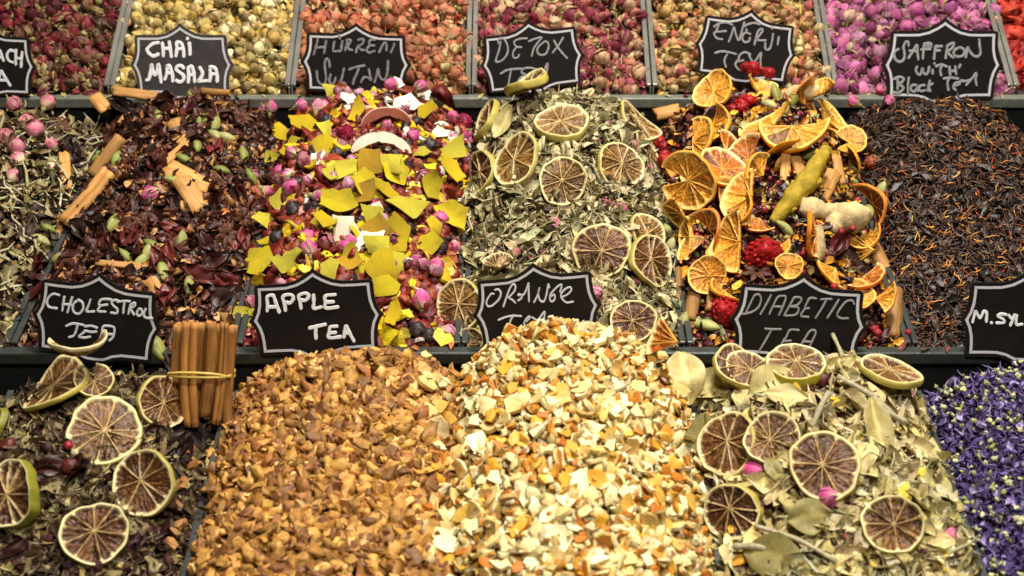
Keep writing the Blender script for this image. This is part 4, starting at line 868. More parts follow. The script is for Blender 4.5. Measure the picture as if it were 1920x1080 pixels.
root_thing('ginger_root', [(1500, 386), (1522, 392), (1548, 398), (1575, 402), (1602, 408), (1626, 402)], [14, 23, 17, 23, 28, 16], GIN, 'large pale wrinkled ginger root below the turmeric root', 'middle', 'ginger root', .020, [([(1570, 405), (1562, 425), (1556, 434)], [20, 18, 11]), ([(1608, 406), (1622, 420)], [20, 11]), ([(1520, 390), (1512, 400)], [18, 12]), ([(1600, 402), (1606, 388)], [18, 12])])
root_thing('ginger_root', [(1535, 424), (1532, 445), (1530, 470), (1528, 490)], [8, 15, 18, 12], GIN * .85, 'small pale ginger root hanging below the large one', 'middle', 'ginger root', .018)
root_thing('ginger_root', [(1466, 180), (1490, 176), (1515, 172), (1538, 168)], [9, 16, 17, 8], GIN * .95, 'pale dry root lying at the top of the orange heap', 'middle', 'dried root', .012)

# ------------------------------------------------------------------ red berries
RED = lin((176, 20, 24)); bm = [pmesh('red_berry', join([raspberry(.0085, RED, 40), raspberry(.006, RED * .8, 30).moved(np.eye(3), (.008, .002, -.002))])) for _ in range(2)] + [pmesh('red_berry', raspberry(.0115, RED, 60).moved(np.diag([1.15, .9, 1])))]
for (x, y, s, t) in [(1248, 277, 1.0, 'red dried berry above another beside the biggest orange slice'), (1263, 312, 1.0, 'red dried berry lower of two beside the biggest orange slice'), (1430, 492, 1.35, 'large red raspberry above the DIABETIC TEA sign'), (1358, 596, 1.15, 'red raspberry against the side of the DIABETIC TEA sign'), (1410, 144, .95, 'red dried berry cluster in front of the ENERJI TEA sign'), (1404, 206, .85, 'red dried fruit piece near the strip of orange at the top'), (1440, 152, .75, 'dark red berry behind cardamom under the ENERJI TEA sign'), (1388, 216, .9, 'red fruit piece touching the cardamom at the top of the orange heap')]:
    place('dried_berry', bm[2 if s > 1.1 else int(RNG.integers(2))], MT['berry'], x, y, t, 'dried berry', 'red dried berries', None, 'middle', .010, s, cr=.009)
mm = pmesh('brown_berry', raspberry(.0072, lin((150, 70, 26)), 60)); place('dried_berry', mm, MT['berry'], 1641, 312, 'orange brown dried berry at the edge of the black tea', 'dried berry', None, None, 'middle', .006, cr=.007)
mm = pmesh('pink_berry', raspberry(.0095, lin((150, 24, 60)), 60)); place('dried_berry', mm, MT['berry'], 655, 266, 'crimson raspberry above the wide coconut curl', 'dried berry', None, None, 'middle', .010, cr=.009)
place('dried_berry', mm, MT['berry'], 858, 238, 'crimson berry at the upper right shoulder of the yellow peel heap', 'dried berry', None, None, 'middle', .008, cr=.008)

# ------------------------------------------------------------------ yellow peel, coconut, bay leaves
YEL = [lin((222, 198, 34)), lin((216, 184, 26)), lin((220, 204, 62)), lin((206, 160, 34))]
yl = []
for i in range(9):
    c = YEL[(0, 1, 2, 0, 3, 2, 0, 1, 2)[i]]; yl.append(pmesh('yellow_peel', plate(1.0, .09, c, c * .93, c * .8, n=int(RNG.integers(4, 6)), sub=5, irr=.12, curl=.95, asp=R_(.62, .88), jag=.022, rings=(0, .5, .85, 1.0))))
for (x, y, r) in [(590, 243, 38), (560, 285, 26), (626, 190, 32), (702, 186, 24), (738, 192, 24), (514, 258, 24), (622, 262, 22), (662, 348, 36), (702, 336, 38), (736, 328, 34), (826, 342, 32), (636, 405, 38), (620, 440, 28), (762, 412, 40), (704, 432, 34), (790, 372, 30), (722, 388, 26), (740, 466, 42), (794, 474, 30), (806, 440, 26), (676, 500, 40), (716, 522, 42), (477, 432, 30), (498, 492, 34), (512, 516, 32), (480, 524, 28), (449, 588, 30), (455, 612, 24), (716, 556, 36), (736, 620, 28), (752, 634, 20), (550, 500, 24), (775, 300, 24), (842, 296, 22), (670, 230, 26), (516, 460, 22), (546, 520, 26), (690, 196, 20), (820, 270, 20), (498, 300, 20)] + [(R_(485, 850), R_(225, 560), R_(24, 36)) for _ in range(12)] + [(R_(610, 840), R_(330, 520), R_(28, 38)) for _ in range(14)]:
    p, nh, _ = hit(x, y, 'middle'); k = px_m(p)
    place('yellow_peel', yl[int(RNG.integers(9))], MT['yellow'], x, y, 'bright yellow dried peel flake on the rosebud heap behind the APPLE TEA sign', 'yellow peel', 'yellow peel flakes', None, 'middle', R_(.006, .019), r * k * (1.06 if y > 205 else .88), .34, .42, cr=.62)
WHT = lin((222, 210, 184)); BRN = lin((96, 46, 26))
cn = [pmesh('coconut_chip', plate(1.0, .16, WHT, WHT * .95, BRN if i % 2 else WHT * .8, n=5, sub=3, irr=.22, curl=.5, asp=R_(.45, .75), jag=.03)) for i in range(4)]
for (x, y, r, t) in [(660, 202, 18, 'white coconut chip left of the brown curl under the HÜRREM SULTAN sign'), (762, 212, 26, 'round white coconut chip below the pink rosebud at the top'), (792, 202, 20, 'white coconut chip next to the rosebuds at the upper side'), (683, 381, 18, 'small square white coconut chip between yellow flakes'), (706, 411, 17, 'square white coconut chip beside a pink petal'), (650, 452, 34, 'white coconut piece under the lower yellow flakes'), (692, 468, 30, 'coconut piece with brown skin over the large lower yellow flake'), (812, 262, 18, 'white coconut chip at the side near the crimson berry'), (742, 176, 16, 'white coconut chip on top of the heap against the sign'), (606, 309, 15, 'small cream coconut chip among raisins')]:
    p, nh, _ = hit(x, y, 'middle'); place('coconut_chip', cn[int(RNG.integers(4))], MT['white'], x, y, t, 'coconut chip', 'coconut chips', None, 'middle', .011, r * px_m(p) * 1.2, .3, .45, cr=.75)
def curl_strip(x, y, ang, lpx, wpx, cols, label):
    p, nh, _ = hit(x, y, 'middle'); k = px_m(p); span = 2.0; q = arc_strip(lpx * k / 2 / math.sin(span / 2), wpx * k, .0032, span, *cols)
    place('coconut_chip', pmesh('coconut_chip', q), MT['white'], x, y, label, 'coconut chip', 'coconut chips', ang, 'middle', .013, 1, .05, .6, cr=.016)
curl_strip(716, 280, 2, 108, 19, (WHT, BRN), 'wide white coconut curl across the upper yellow peel heap')
curl_strip(728, 234, -5, 92, 17, (lin((128, 62, 40)), lin((222, 204, 176))), 'brown skinned coconut curl under the HÜRREM SULTAN sign')
for (x, y, ang, L, w_, t) in [(1571, 700, 74, 90, 8, 'grey upright twig standing against the corner of the DIABETIC TEA sign'), (1612, 765, 36, 130, 11, 'thick pale grey twig below the tilted lime at the top of the pale leaf heap'), (1532, 800, -62, 84, 12, 'straight pale twig between the bay leaf and the largest lime'), (1640, 800, 20, 90, 12, 'grey curved twig above the long upright bay leaf'), (1420, 1048, 4, 62, 14, 'short pale stem at the bottom edge of the pale leaf tray'), (1500, 1040, 24, 170, 9, 'long thin stem lying under the olive bay leaf')]:
    Lm, k = alen(x, y, ang, L, 'front', .5); tt = np.linspace(-.5, .5, 10); Pp = np.stack([tt * Lm, .018 * Lm * np.sin(tt * 5 + R_(0, 6)), .05 * Lm * np.cos(tt * 4)], 1)
    q = tube(Pp, w_ * .5 * k * (1 + .15 * np.sin(np.arange(10) * 1.7)), lin((176, 164, 128)) * R_(.85, 1.1), 8)
    place('herb_twig', pmesh('herb_twig', q), MT['dry'], x, y, t, 'twig', 'herb twigs', ang, 'front', .015, 1, .1, .5)
BAY = [lin((160, 144, 84)), lin((184, 168, 108)), lin((134, 122, 68))]
for (x, y, ang, L, W_, t, ci) in [(1282, 726, 78, 88, 56, 'upright bay leaf with pale midrib beside the orange peel heap', 1), (1368, 742, -14, 122, 44, 'long flat bay leaf under the lime slices', 1), (1452, 748, -20, 92, 62, 'broad pale bay leaf in front of the yellow green rimmed lime', 1), (1476, 770, 8, 70, 36, 'broken bay leaf below the broad pale one', 1), (1334, 862, 104, 122, 52, 'big dull green bay leaf hanging over the tray divider', 2), (1308, 946, -12, 52, 18, 'bay leaf tip poking over the tray divider', 1), (1634, 838, 78, 112, 40, 'long bay leaf standing upright beside the largest lime', 0), (1518, 990, -10, 74, 52, 'olive bay leaf below the largest lime slice', 2), (1462, 1066, 12, 110, 60, 'big bay leaf cut off at the bottom of the photo', 2), (1462, 905, 62, 50, 24, 'small bay leaf below the yellow green rimmed lime', 2), (1600, 920, -62, 96, 18, 'rolled grey green leaf slanting beside the yellow rimmed lime', 0), (960, 252, -62, 60, 26, 'grey green leaf at the side of the tilted slice in the herb heap', 1)]:
    rw = 'middle' if x == 960 else 'front'; l, k = alen(x, y, ang, L, rw, .5); c = BAY[ci]
    q = sheet(l * 1.12, W_ * k * 1.35, c, 14, 8, .22, .22, 1.35, c * 1.45, R_(-.2, .25), .0006)
    place('bay_leaf', pmesh('bay_leaf', q), MT['leaf'], x, y, t, 'bay leaf', 'bay leaves', ang, rw, .015, 1, .12, .55, cr=.014)

# ------------------------------------------------------------------ rosebuds, cardamom, anise, hibiscus, fruit
PINK = lin((190, 60, 120)); PALE = lin((226, 190, 170)); GRN = lin((148, 140, 84))
buds = []
for i in range(6):
    L = .0152 * R_(.9, 1.1); buds.append((pmesh('rosebud', bud_petals(L, L * .42, PINK * R_(.8, 1.25) + np.array([.03, .0, .03]) * R_(0, 2), PALE * R_(.75, 1.0), 20, 12, openness=R_(.0, .5))), pmesh('rosebud_calyx', bud_calyx(L, L * .42, GRN * R_(.8, 1.1)))))
dusty = []
for i in range(4):
    L = .0150 * R_(.9, 1.1); dusty.append((pmesh('rosebud', bud_petals(L, L * .44, lin((186, 92, 118)) * R_(.85, 1.2), lin((214, 184, 150)), 20, 12, openness=R_(.3, .9))), pmesh('rosebud_calyx', bud_calyx(L, L * .42, GRN * R_(.9, 1.2)))))
def rosebud(x, y, label, group, row='middle', s=1.0, ang=None, lift=.007):
    use = dusty if 'herb' in label else buds; i = int(RNG.integers(len(use))); o = place('rosebud', use[i][0], MT['petal'], x, y, label, 'rosebud', group, R_(0, 360) if ang is None else ang, row, lift, s, .5, .3, 'z', R_(.0, .8), cr=.006)
    c = link('calyx', use[i][1], MT['dry']); c.parent = o; return o
for (x, y) in [(590, 376), (626, 380), (585, 449), (584, 490), (545, 374), (733, 494), (828, 396), (824, 420), (616, 325), (560, 338), (746, 171), (780, 180), (776, 266), (870, 254), (888, 272), (500, 226), (482, 360), (530, 330), (640, 470), (846, 460), (778, 492), (660, 480), (508, 222), (556, 212), (612, 216), (790, 590), (810, 520), (700, 380), (842, 232), (475, 340), (566, 300)]:
    rosebud(x, y, 'pink dried rosebud lying in the yellow peel and coconut heap', 'rosebuds in the yellow peel heap', s=R_(.85, 1.15))
for (x, y) in [(22, 198), (86, 212), (38, 241), (40, 318), (34, 302), (92, 312), (60, 270), (100, 292), (12, 262), (18, 352)]: rosebud(x, y, 'pink dried rosebud among the green herb stalks', 'rosebuds in the herb stalk tray', s=R_(.85, 1.15))
rosebud(297, 370, 'single magenta rosebud in the middle of the hibiscus and cinnamon heap', None, s=1.15, ang=140)
for (x, y) in [(1042, 424), (1150, 410), (1104, 560), (878, 410), (1180, 272)]: rosebud(x, y, 'small pale pink rosebud in the green herb heap', 'rosebuds in the herb heap', s=R_(.7, .95))
for (x, y) in [(1652, 176), (1668, 192), (1608, 206)]: rosebud(x, y, 'pink rosebud fallen at the corner of the black tea heap', 'rosebuds fallen by the black tea', s=.8)
rosebud(1402, 894, 'pink rosebud beside the largest brown lime slice', None, 'front', 1.25, 10); rosebud(1536, 948, 'bright pink and white rosebud below the largest lime slice', None, 'front', 1.1, 10); rosebud(1424, 945, 'pale pink rosebud by the thick rimmed lime at the divider', None, 'front', 1.1, 100)
pods = [pmesh('cardamom_pod', pod(.0185 * R_(.85, 1.1), .0046 * R_(.85, 1.1), lin(c))) for c in ((150, 150, 84), (134, 138, 66), (164, 160, 100), (142, 142, 72), (120, 126, 56))]
for (lst, t, g, rw) in [([(226, 310), (402, 246), (420, 271), (300, 232), (178, 303), (196, 308), (346, 312), (216, 428), (238, 492), (282, 480), (270, 498), (340, 466), (72, 462), (404, 268), (380, 236), (325, 350), (128, 492), (150, 400), (362, 198), (448, 300), (460, 340), (80, 440), (310, 520), (356, 545), (290, 470), (412, 330), (368, 285)], 'green cardamom pod in the hibiscus and cinnamon heap', 'cardamom pods with the hibiscus', 'middle'),
                        ([(1452, 188), (1440, 210), (1466, 214), (1478, 196), (1600, 336), (1612, 322), (1606, 350), (1662, 366), (1404, 424), (1466, 436), (1510, 300), (1444, 240), (1500, 370), (1392, 250), (1426, 180), (1470, 440), (1640, 405), (1420, 262)], 'green cardamom pod in the orange slice heap', 'cardamom pods with the orange slices', 'middle'),
                        ([(1251, 420), (1258, 446), (1268, 470), (1259, 496), (1276, 590), (1291, 616)], 'green cardamom pod in the chain beside the divider of the herb tray', 'cardamom pods by the divider', 'middle')]:
    for (x, y) in lst: place('cardamom_pod', pods[int(RNG.integers(5))], MT['pod'], x, y, t, 'cardamom pod', g, R_(0, 180) if 'chain' not in t else R_(70, 125), rw, .008, R_(.9, 1.12), .3, .35, 'z', R_(-.2, .3), cr=.006)
place('cardamom_pod', pods[3], MT['pod'], 294, 662, 'open cardamom pod below the corner of the CHOLESTROL TEA sign', 'cardamom pod', None, 60, None, .010, 1.35, axis='z', cr=.007)
place('cardamom_pod', pods[0], MT['pod'], 1326, 620, 'yellow cardamom pod on the rail by the DIABETIC TEA sign', 'cardamom pod', None, 10, 'middle', .008, 1.2, axis='z', cr=.006)
an = [pmesh('star_anise', anise(.0135, lin((110, 62, 32)))) for _ in range(3)]
for (x, y, t) in [(220, 262, 'star anise near the cinnamon at the top of the hibiscus heap'), (272, 432, 'star anise in the lower middle of the hibiscus heap'), (374, 192, 'star anise leaning on the CHAI MASALA sign'), (20, 284, 'star anise among the green herb stalks'), (446, 232, 'star anise between hibiscus and the first yellow flakes'), (446, 420, 'star anise beside the divider of the yellow peel tray'), (112, 250, 'star anise at the divider of the herb stalk tray'), (330, 478, 'star anise above dark red hibiscus petals'), (1420, 520, 'star anise above the DIABETIC TEA sign'), (300, 250, 'star anise beside the short bark piece near the top of the hibiscus heap'), (160, 420, 'star anise below the double rolled cinnamon stick'), (405, 350, 'star anise right of the thick bark slab'), (228, 395, 'star anise right of the double rolled cinnamon stick'), (420, 450, 'star anise beside dark red hibiscus near the tray divider')]:
    place('star_anise', an[int(RNG.integers(3))], MT['dry'], x, y, t, 'star anise', 'star anise', None, 'middle', .009, R_(.9, 1.1), .35, .4, cr=.008)
HIB = [lin((84, 30, 24)), lin((62, 30, 24)), lin((108, 40, 32)), lin((52, 32, 26))]
def hib_mesh(i):
    ps = [sheet(.028, .013, HIB[i % 4] * R_(.8, 1.2), 12, 6, R_(.3, 1.0), .55, 1.2, None, R_(-.3, .5)).moved(frame((R_(-.4, .4), R_(-.6, .6), 1), R_(-.5, .5)), (0, R_(-.004, .004), R_(0, .003))) for _ in range(3)]; return pmesh('hibiscus_calyx', join(ps))
hb = [hib_mesh(i) for i in range(6)]
for (lst, t, g, rw) in [([(205, 470), (382, 470), (312, 498), (372, 528), (72, 512), (250, 455), (400, 500), (60, 545), (420, 540), (410, 575), (230, 205), (400, 290), (360, 220), (440, 380), (330, 445), (130, 300), (300, 320), (170, 440), (95, 560), (310, 570), (445, 460)], 'dark red crumpled hibiscus flower in the cinnamon heap', 'hibiscus with the cinnamon', 'middle'),
                        ([(300, 1010), (250, 1040), (100, 890), (330, 850), (150, 900), (340, 700), (300, 960), (30, 1050)], 'dark red hibiscus flower in the lime and dark leaf tray', 'hibiscus with the dark leaves', 'front'),
                        ([(1370, 240), (1340, 230), (1400, 405), (1560, 470), (1440, 300), (1620, 560), (1380, 270), (1560, 400)], 'dark hibiscus flower between the orange slices', 'hibiscus with the orange slices', 'middle')]:
    for (x, y) in lst: place('hibiscus_flower', hb[int(RNG.integers(6))], MT['tea'], x, y, t, 'hibiscus', g, R_(0, 360), rw, .006, R_(.8, 1.25), .5, .3, cr=.005)
rs = [pmesh('raisin', blob(.0068, .0055, .0048, lin((44, 30, 30)), .28, 2.4, 18, 12)) for _ in range(3)]
for (x, y) in [(568, 354), (600, 300), (584, 312), (528, 455), (790, 296), (800, 282), (776, 240), (632, 300), (700, 470), (820, 470), (560, 400), (676, 430), (780, 628), (806, 640), (762, 440), (620, 240), (596, 400)]:
    place('raisin', rs[int(RNG.integers(3))], MT['berry'], x, y, 'wrinkled black raisin in the yellow peel heap', 'raisin', 'raisins in the yellow peel heap', None, 'middle', .008, R_(.9, 1.25), .5, cr=.005)
st = [pmesh('strawberry_piece', chunk(.017, .012, .006, lin(c), .26, .6, i_ % 2 == 0)) for i_, c in enumerate(((128, 36, 24), (156, 66, 36), (104, 28, 24), (146, 76, 44), (120, 48, 30), (90, 26, 24)))]
for (x, y) in [(548, 425), (520, 300), (516, 350), (598, 282), (640, 320), (778, 320), (610, 345), (590, 410), (575, 225), (800, 220), (826, 180), (585, 265), (560, 255), (728, 262), (838, 370), (832, 500), (556, 470), (770, 540), (800, 555), (502, 372), (498, 400), (548, 350), (470, 372), (826, 445), (756, 180), (640, 185), (690, 280), (800, 400), (690, 218), (840, 330), (470, 480)]:
    place('strawberry_piece', st[int(RNG.integers(6))], MT['berry'], x, y, 'red brown dried strawberry piece in the yellow peel heap', 'dried strawberry', 'dried strawberry pieces', None, 'middle', .007, R_(.85, 1.35), .5, cr=.005)
pc = pmesh('peppercorn', blob(.0032, .0032, .0030, lin((150, 30, 40)), .08, 3, 12, 8))
for (x, y) in [(1582, 447), (1480, 503), (1504, 494), (1632, 640), (1640, 646), (1692, 646), (1560, 456), (126, 858), (1556, 560)]:
    place('peppercorn', pc, MT['berry'], x, y, 'small round pink peppercorn', 'peppercorn', 'pink peppercorns', None, None, .014, R_(.9, 1.2), .3)
rh = pmesh('rose_hip', blob(.0062, .0055, .005, lin((84, 28, 20)), .15, 2, 16, 11))
for (x, y, t) in [(134, 890, 'orange red rose hip among the dark leaves'), (30, 852, 'dark rose hip at the edge of the dark leaf tray'), (1541, 728, 'red rose hip under the lime leaning on the DIABETIC TEA sign')]:
    place('rose_hip', rh, MT['berry'], x, y, t, 'rose hip', None, None, 'front', .010, R_(1, 1.2), .4, cr=.006)
# ------------------------------------------------------------------ loose heaps (too many pieces to count)
RNG = np.random.default_rng(33)
def protos(fn, n): return [fn() for _ in range(n)]
def P_chunk(cols, a, b, sm=False, rough=.17): return lambda: chunk(R_(a, b), R_(a, b) * .8, R_(a, b) * .5, pick(cols), rough, .6, sm)
def P_plate(tops, bots, a, b): return lambda: plate(R_(a, b) * .5, .0030, pick(tops, .07), pick(bots, .07), pick(tops, .05) * .8, n=int(RNG.integers(5, 8)), sub=2, irr=.3, curl=.65, asp=R_(.5, .95), jag=.05)
def P_sliver(cols, a, b, w0, w1, curl=.6, flat=.3, seg=5): return lambda: sliver(R_(a, b), R_(w0, w1), pick(cols), seg, curl, flat)
def P_leaf(cols, a, b, cr=.5, nu=7, nv=4): return lambda: sheet(R_(a, b), R_(a, b) * .45, pick(cols), nu, nv, R_(.2, 1.2), cr, R_(1, 1.6), None, R_(-.5, .6))
def P_bud(cols, pales, a, b, green=((150, 142, 84), (176, 160, 100)), ruff=.22):
    def f():
        L = R_(a, b); return bud(L, L * R_(.36, .48), pick(cols), pick(pales, .08), pick(green), True, ruff=ruff, openness=R_(0, .7))
    return f
def P_blob(cols, a, b, wr=.15, na=8, nr=6): return lambda: blob(R_(a, b), R_(a, b), R_(a, b) * .85, pick(cols), wr, 2.2, na, nr)
def heap(name, label, cat, row, c, comp, count, base, mat, sigma=.5, z=(-.004, .006), yr=None, xpad=-.001, tj=.10, seed=0):
    global RNG
    RNG = np.random.default_rng(1000 + seed + c * 10 + len(row)); r = ROWS[row]; y0, y1 = yr or (r['y0'] + .002, r['y1'] - .004); x0, x1 = BX[c] - xpad, BX[c + 1] + xpad
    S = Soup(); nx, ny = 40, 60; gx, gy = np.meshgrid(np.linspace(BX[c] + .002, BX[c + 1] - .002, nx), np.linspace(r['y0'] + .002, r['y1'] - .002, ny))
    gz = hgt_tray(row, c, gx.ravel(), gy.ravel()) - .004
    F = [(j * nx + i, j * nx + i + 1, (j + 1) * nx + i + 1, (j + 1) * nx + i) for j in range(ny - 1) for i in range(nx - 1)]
    S.add(Proto(np.stack([gx.ravel(), gy.ravel(), gz], 1), F, lin(base), True))  # bed under the pieces, darkened in its colour for shade in the gaps
    tot = sum(w_ for _, w_, *_2 in comp)
    for ps, wgt, *opt in comp:
        sg = opt[0] if opt else sigma; dz = opt[1] if len(opt) > 1 else 0.0
        n = int(count * wgt / tot); X = RNG.uniform(x0, x1, n); Y = RNG.uniform(y0, y1, n); Xi = np.clip(X, BX[c] + .0005, BX[c + 1] - .0005)
        Z = hgt_tray(row, c, Xi, Y) + RNG.uniform(z[0], z[1], n) + dz; P = np.stack([X, Y, Z], 1); ok = is_clear(P); P = P[ok]; n = len(P)
        N = hnormal(row, Xi[ok], Y[ok]) + RNG.normal(0, sg, (n, 3)); N /= np.linalg.norm(N, axis=1, keepdims=True)
        A = RNG.normal(0, 1, (n, 3)); T = A - N * np.sum(A * N, 1)[:, None]; T /= np.linalg.norm(T, axis=1, keepdims=True); B = np.cross(N, T)
        M = np.stack([T, B, N], 2) * RNG.uniform(.75, 1.2, (n, 1, 1)); k = RNG.integers(0, len(ps), n); tint = 1 + RNG.normal(0, tj, (n, 1)) + RNG.normal(0, tj * .25, (n, 3))
        for i, p in enumerate(ps):
            m = k == i; S.add(p, M[m], P[m], tint[m])
    o = link(name, S.mesh(name), MT[mat]); tag(o, label, cat, None, 'stuff'); return o
# back row: rosebuds
YB = (1.368, 1.60)
BACK = [
 (0, 'dark red rosebud and petal mix in the back tray beside the pale yellow buds', [(60, 18, 24), (168, 146, 88), (90, 16, 28), (109, 22, 34), (123, 42, 51), (71, 15, 25), (163, 145, 92), (121, 27, 41), (58, 16, 23)], [(103, 38, 41), (124, 56, 53), (163, 140, 98)]),
 (1, 'heap of pale yellow rosebuds in the back tray behind the CHAI MASALA sign', [(216, 186, 104), (224, 202, 138), (204, 166, 80), (226, 208, 154), (190, 146, 70), (150, 120, 70)], [(222, 202, 140), (228, 212, 162)]),
 (2, 'heap of peach and orange rosebuds behind the HÜRREM SULTAN sign', [(200, 84, 52), (206, 104, 76), (200, 170, 116), (150, 66, 50), (176, 96, 64), (188, 133, 89), (161, 65, 52), (195, 160, 115), (173, 108, 85), (177, 83, 76)], [(190, 157, 110), (196, 172, 130)]),
 (3, 'heap of pink and red rosebuds behind the DETOX TEA sign', [(196, 164, 118), (118, 30, 48), (180, 110, 80), (150, 31, 61), (171, 67, 93), (126, 23, 48), (189, 142, 116), (166, 83, 78), (108, 20, 44)], [(190, 155, 128), (176, 100, 105)]),
 (4, 'heap of yellow and orange rosebuds behind the ENERJI TEA sign', [(150, 66, 44), (196, 176, 124), (189, 148, 81), (176, 99, 61), (196, 172, 114), (156, 58, 82), (192, 158, 74), (174, 124, 86)], [(197, 179, 130), (194, 163, 113)]),
 (5, 'heap of bright magenta rosebuds behind the SAFFRON sign', [(190, 160, 130), (130, 50, 96), (151, 52, 111), (167, 79, 132), (136, 37, 92), (174, 109, 144), (146, 58, 111)], [(184, 155, 136), (173, 117, 140)]),
 (6, 'heap of bright red dried fruit at the end of the back row', [(152, 25, 24), (166, 41, 30), (128, 19, 20), (174, 57, 35)], [(168, 57, 42), (165, 82, 52)])]
BUDP = {}
for c, lab, cols, pales in BACK:
    RNG = np.random.default_rng(500 + c)
    if c == 6: ps = protos(P_chunk(cols, .012, .024, True, .22), 8); comp = [(ps, 1.0, .8), (protos(P_leaf(cols, .012, .02), 6), .5, .8)]; n = 900; BUDP[c] = ps
    else:
        a, b = (.0135, .0175) if c in (5,) else (.0105, .015); ps = protos(P_bud(cols, pales, a, b, ruff=.45 if c != 5 else .3), 14); BUDP[c] = ps
        leaf = protos(P_leaf([(148, 134, 84), (176, 160, 108), (110, 84, 56)] + cols + pales[:1], .009, .018, .9, 6, 4), 14); twig = protos(P_sliver([(176, 156, 96), (150, 130, 76), (196, 176, 120)], .006, .014, .001, .002, .5, .8), 5); comp = [(ps, 1.0, 1.0), (leaf, 1.3, .9, .002), (twig, .25, .6, .003)]; n = 2100 if c != 5 else 1600
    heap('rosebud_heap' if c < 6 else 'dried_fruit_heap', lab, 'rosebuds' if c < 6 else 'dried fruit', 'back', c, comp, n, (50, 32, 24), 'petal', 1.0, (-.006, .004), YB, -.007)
# middle row
G = [(138, 120, 76), (112, 98, 60), (160, 140, 94), (92, 78, 48)]
for c, nm in ((0, 'mix of pale herb stalks, leaves and dark tea beside the hibiscus heap'),):
    heap('herb_mix', nm, 'herb mix', 'middle', c, [(protos(P_sliver([(176, 166, 124), (160, 150, 104), (190, 180, 140)], .025, .060, .002, .0042, .25, .8, 4), 8), .4, .3, .004), (protos(P_leaf(G, .016, .032, .8), 10), .7, .7, .002), (protos(P_leaf([(60, 44, 32), (76, 56, 40), (50, 34, 28)], .012, .026, .9), 8), 1.6, .8), (protos(P_chunk([(150, 110, 60), (172, 140, 84)], .004, .008), 4), .35)], 3600, (48, 38, 28), 'dry', .5)
heap('hibiscus_tea_mix', 'dark heap of crumbled hibiscus, rose hip shell and spice bits behind the CHOLESTROL TEA sign', 'tea mix', 'middle', 1, [(protos(P_leaf([(74, 38, 28), (58, 38, 29), (92, 48, 34), (50, 38, 30)], .013, .027, .9), 12), 1.6, .8), (protos(P_leaf([(190, 138, 74), (160, 108, 56), (204, 160, 96), (176, 118, 60)], .008, .014, .7, 6, 4), 10), .8, .8, .002), (protos(P_chunk([(156, 104, 54), (180, 128, 68), (118, 68, 42)], .006, .011, True), 8), .9), (protos(P_sliver([(160, 120, 70), (100, 64, 40)], .008, .020, .001, .002), 5), .5, .6, .002), (protos(P_chunk([(84, 40, 32), (62, 42, 32)], .006, .012, True, .28), 8), .7)], 5200, (36, 22, 18), 'tea', .7, (-.007, .007))
heap('fruit_tea_mix', 'red brown fruit and petal bits under the yellow peel flakes', 'fruit mix', 'middle', 2, [(protos(P_chunk([(132, 40, 26), (154, 66, 36), (106, 30, 24), (170, 92, 52)], .007, .016, True, .26), 14), 1.2, .8), (protos(P_blob([(44, 30, 28), (58, 30, 28)], .004, .0065, .28, 10, 7), 4), .3), (protos(P_leaf([(190, 80, 110), (140, 40, 50), (206, 140, 124), (176, 110, 60)], .008, .015, .7, 5, 3), 8), .5, .8, .002), (protos(P_bud([(200, 90, 140), (206, 130, 156), (176, 50, 96)], [(226, 196, 176)], .012, .016), 6), .04, 1.0, .003), (protos(P_plate([(228, 200, 30), (222, 184, 30)], [(222, 192, 40)], .014, .028), 8), .20, .5, .003), (protos(P_plate([(234, 226, 204)], [(228, 218, 194)], .010, .017), 4), .08, .5, .003), (protos(P_sliver([(176, 160, 110), (150, 130, 80)], .01, .02, .001, .002), 4), .25)], 4000, (56, 24, 20), 'berry', .7, (-.007, .007))
heap('green_herb_mix', 'heap of grey green dried herb leaves and stems around the lime slices', 'herb mix', 'middle', 3, [(protos(P_leaf([(136, 124, 84), (160, 148, 106), (106, 98, 62), (182, 170, 128)], .014, .031, .9, 8, 4), 14), 1.15, .8, .002), (protos(P_leaf([(60, 47, 36), (74, 58, 43), (52, 37, 33)], .009, .018, .8), 8), 1.25, .7), (protos(P_sliver([(176, 164, 118), (150, 136, 96), (110, 90, 62)], .016, .040, .0010, .0023, .5, .9), 8), .8, .5, .005), (protos(P_sliver([(60, 46, 34), (84, 70, 50)], .008, .016, .0012, .0024), 6), 1.0), (protos(P_bud([(180, 100, 120), (150, 60, 80)], [(206, 180, 150)], .008, .011), 4), .035, 1.0, .002), (protos(P_chunk([(170, 158, 110), (120, 60, 56)], .004, .008, True), 5), .3)], 7200, (44, 38, 28), 'dry', .6)
heap('spice_mix', 'dark hibiscus and spice bits filling the gaps between the orange slices', 'spice mix', 'middle', 4, [(protos(P_leaf([(66, 24, 28), (52, 22, 24), (90, 34, 34), (44, 30, 26)], .010, .022, .8), 10), 1.2, .7), (protos(P_leaf([(222, 168, 50), (214, 150, 40), (196, 120, 34)], .010, .020, .5, 6, 4), 6), .40, .6, .003), (protos(P_chunk([(150, 100, 50), (120, 60, 40), (172, 150, 90)], .005, .010, True), 8), .7), (protos(P_blob([(150, 24, 34), (110, 20, 26)], .0025, .004, .1, 8, 6), 4), .35), (protos(P_sliver([(170, 130, 76), (110, 70, 40)], .010, .022, .001, .0022), 5), .5), (protos(P_leaf([(140, 142, 96)], .008, .014, .5, 5, 3), 4), .25)], 5200, (38, 22, 20), 'tea', .6)
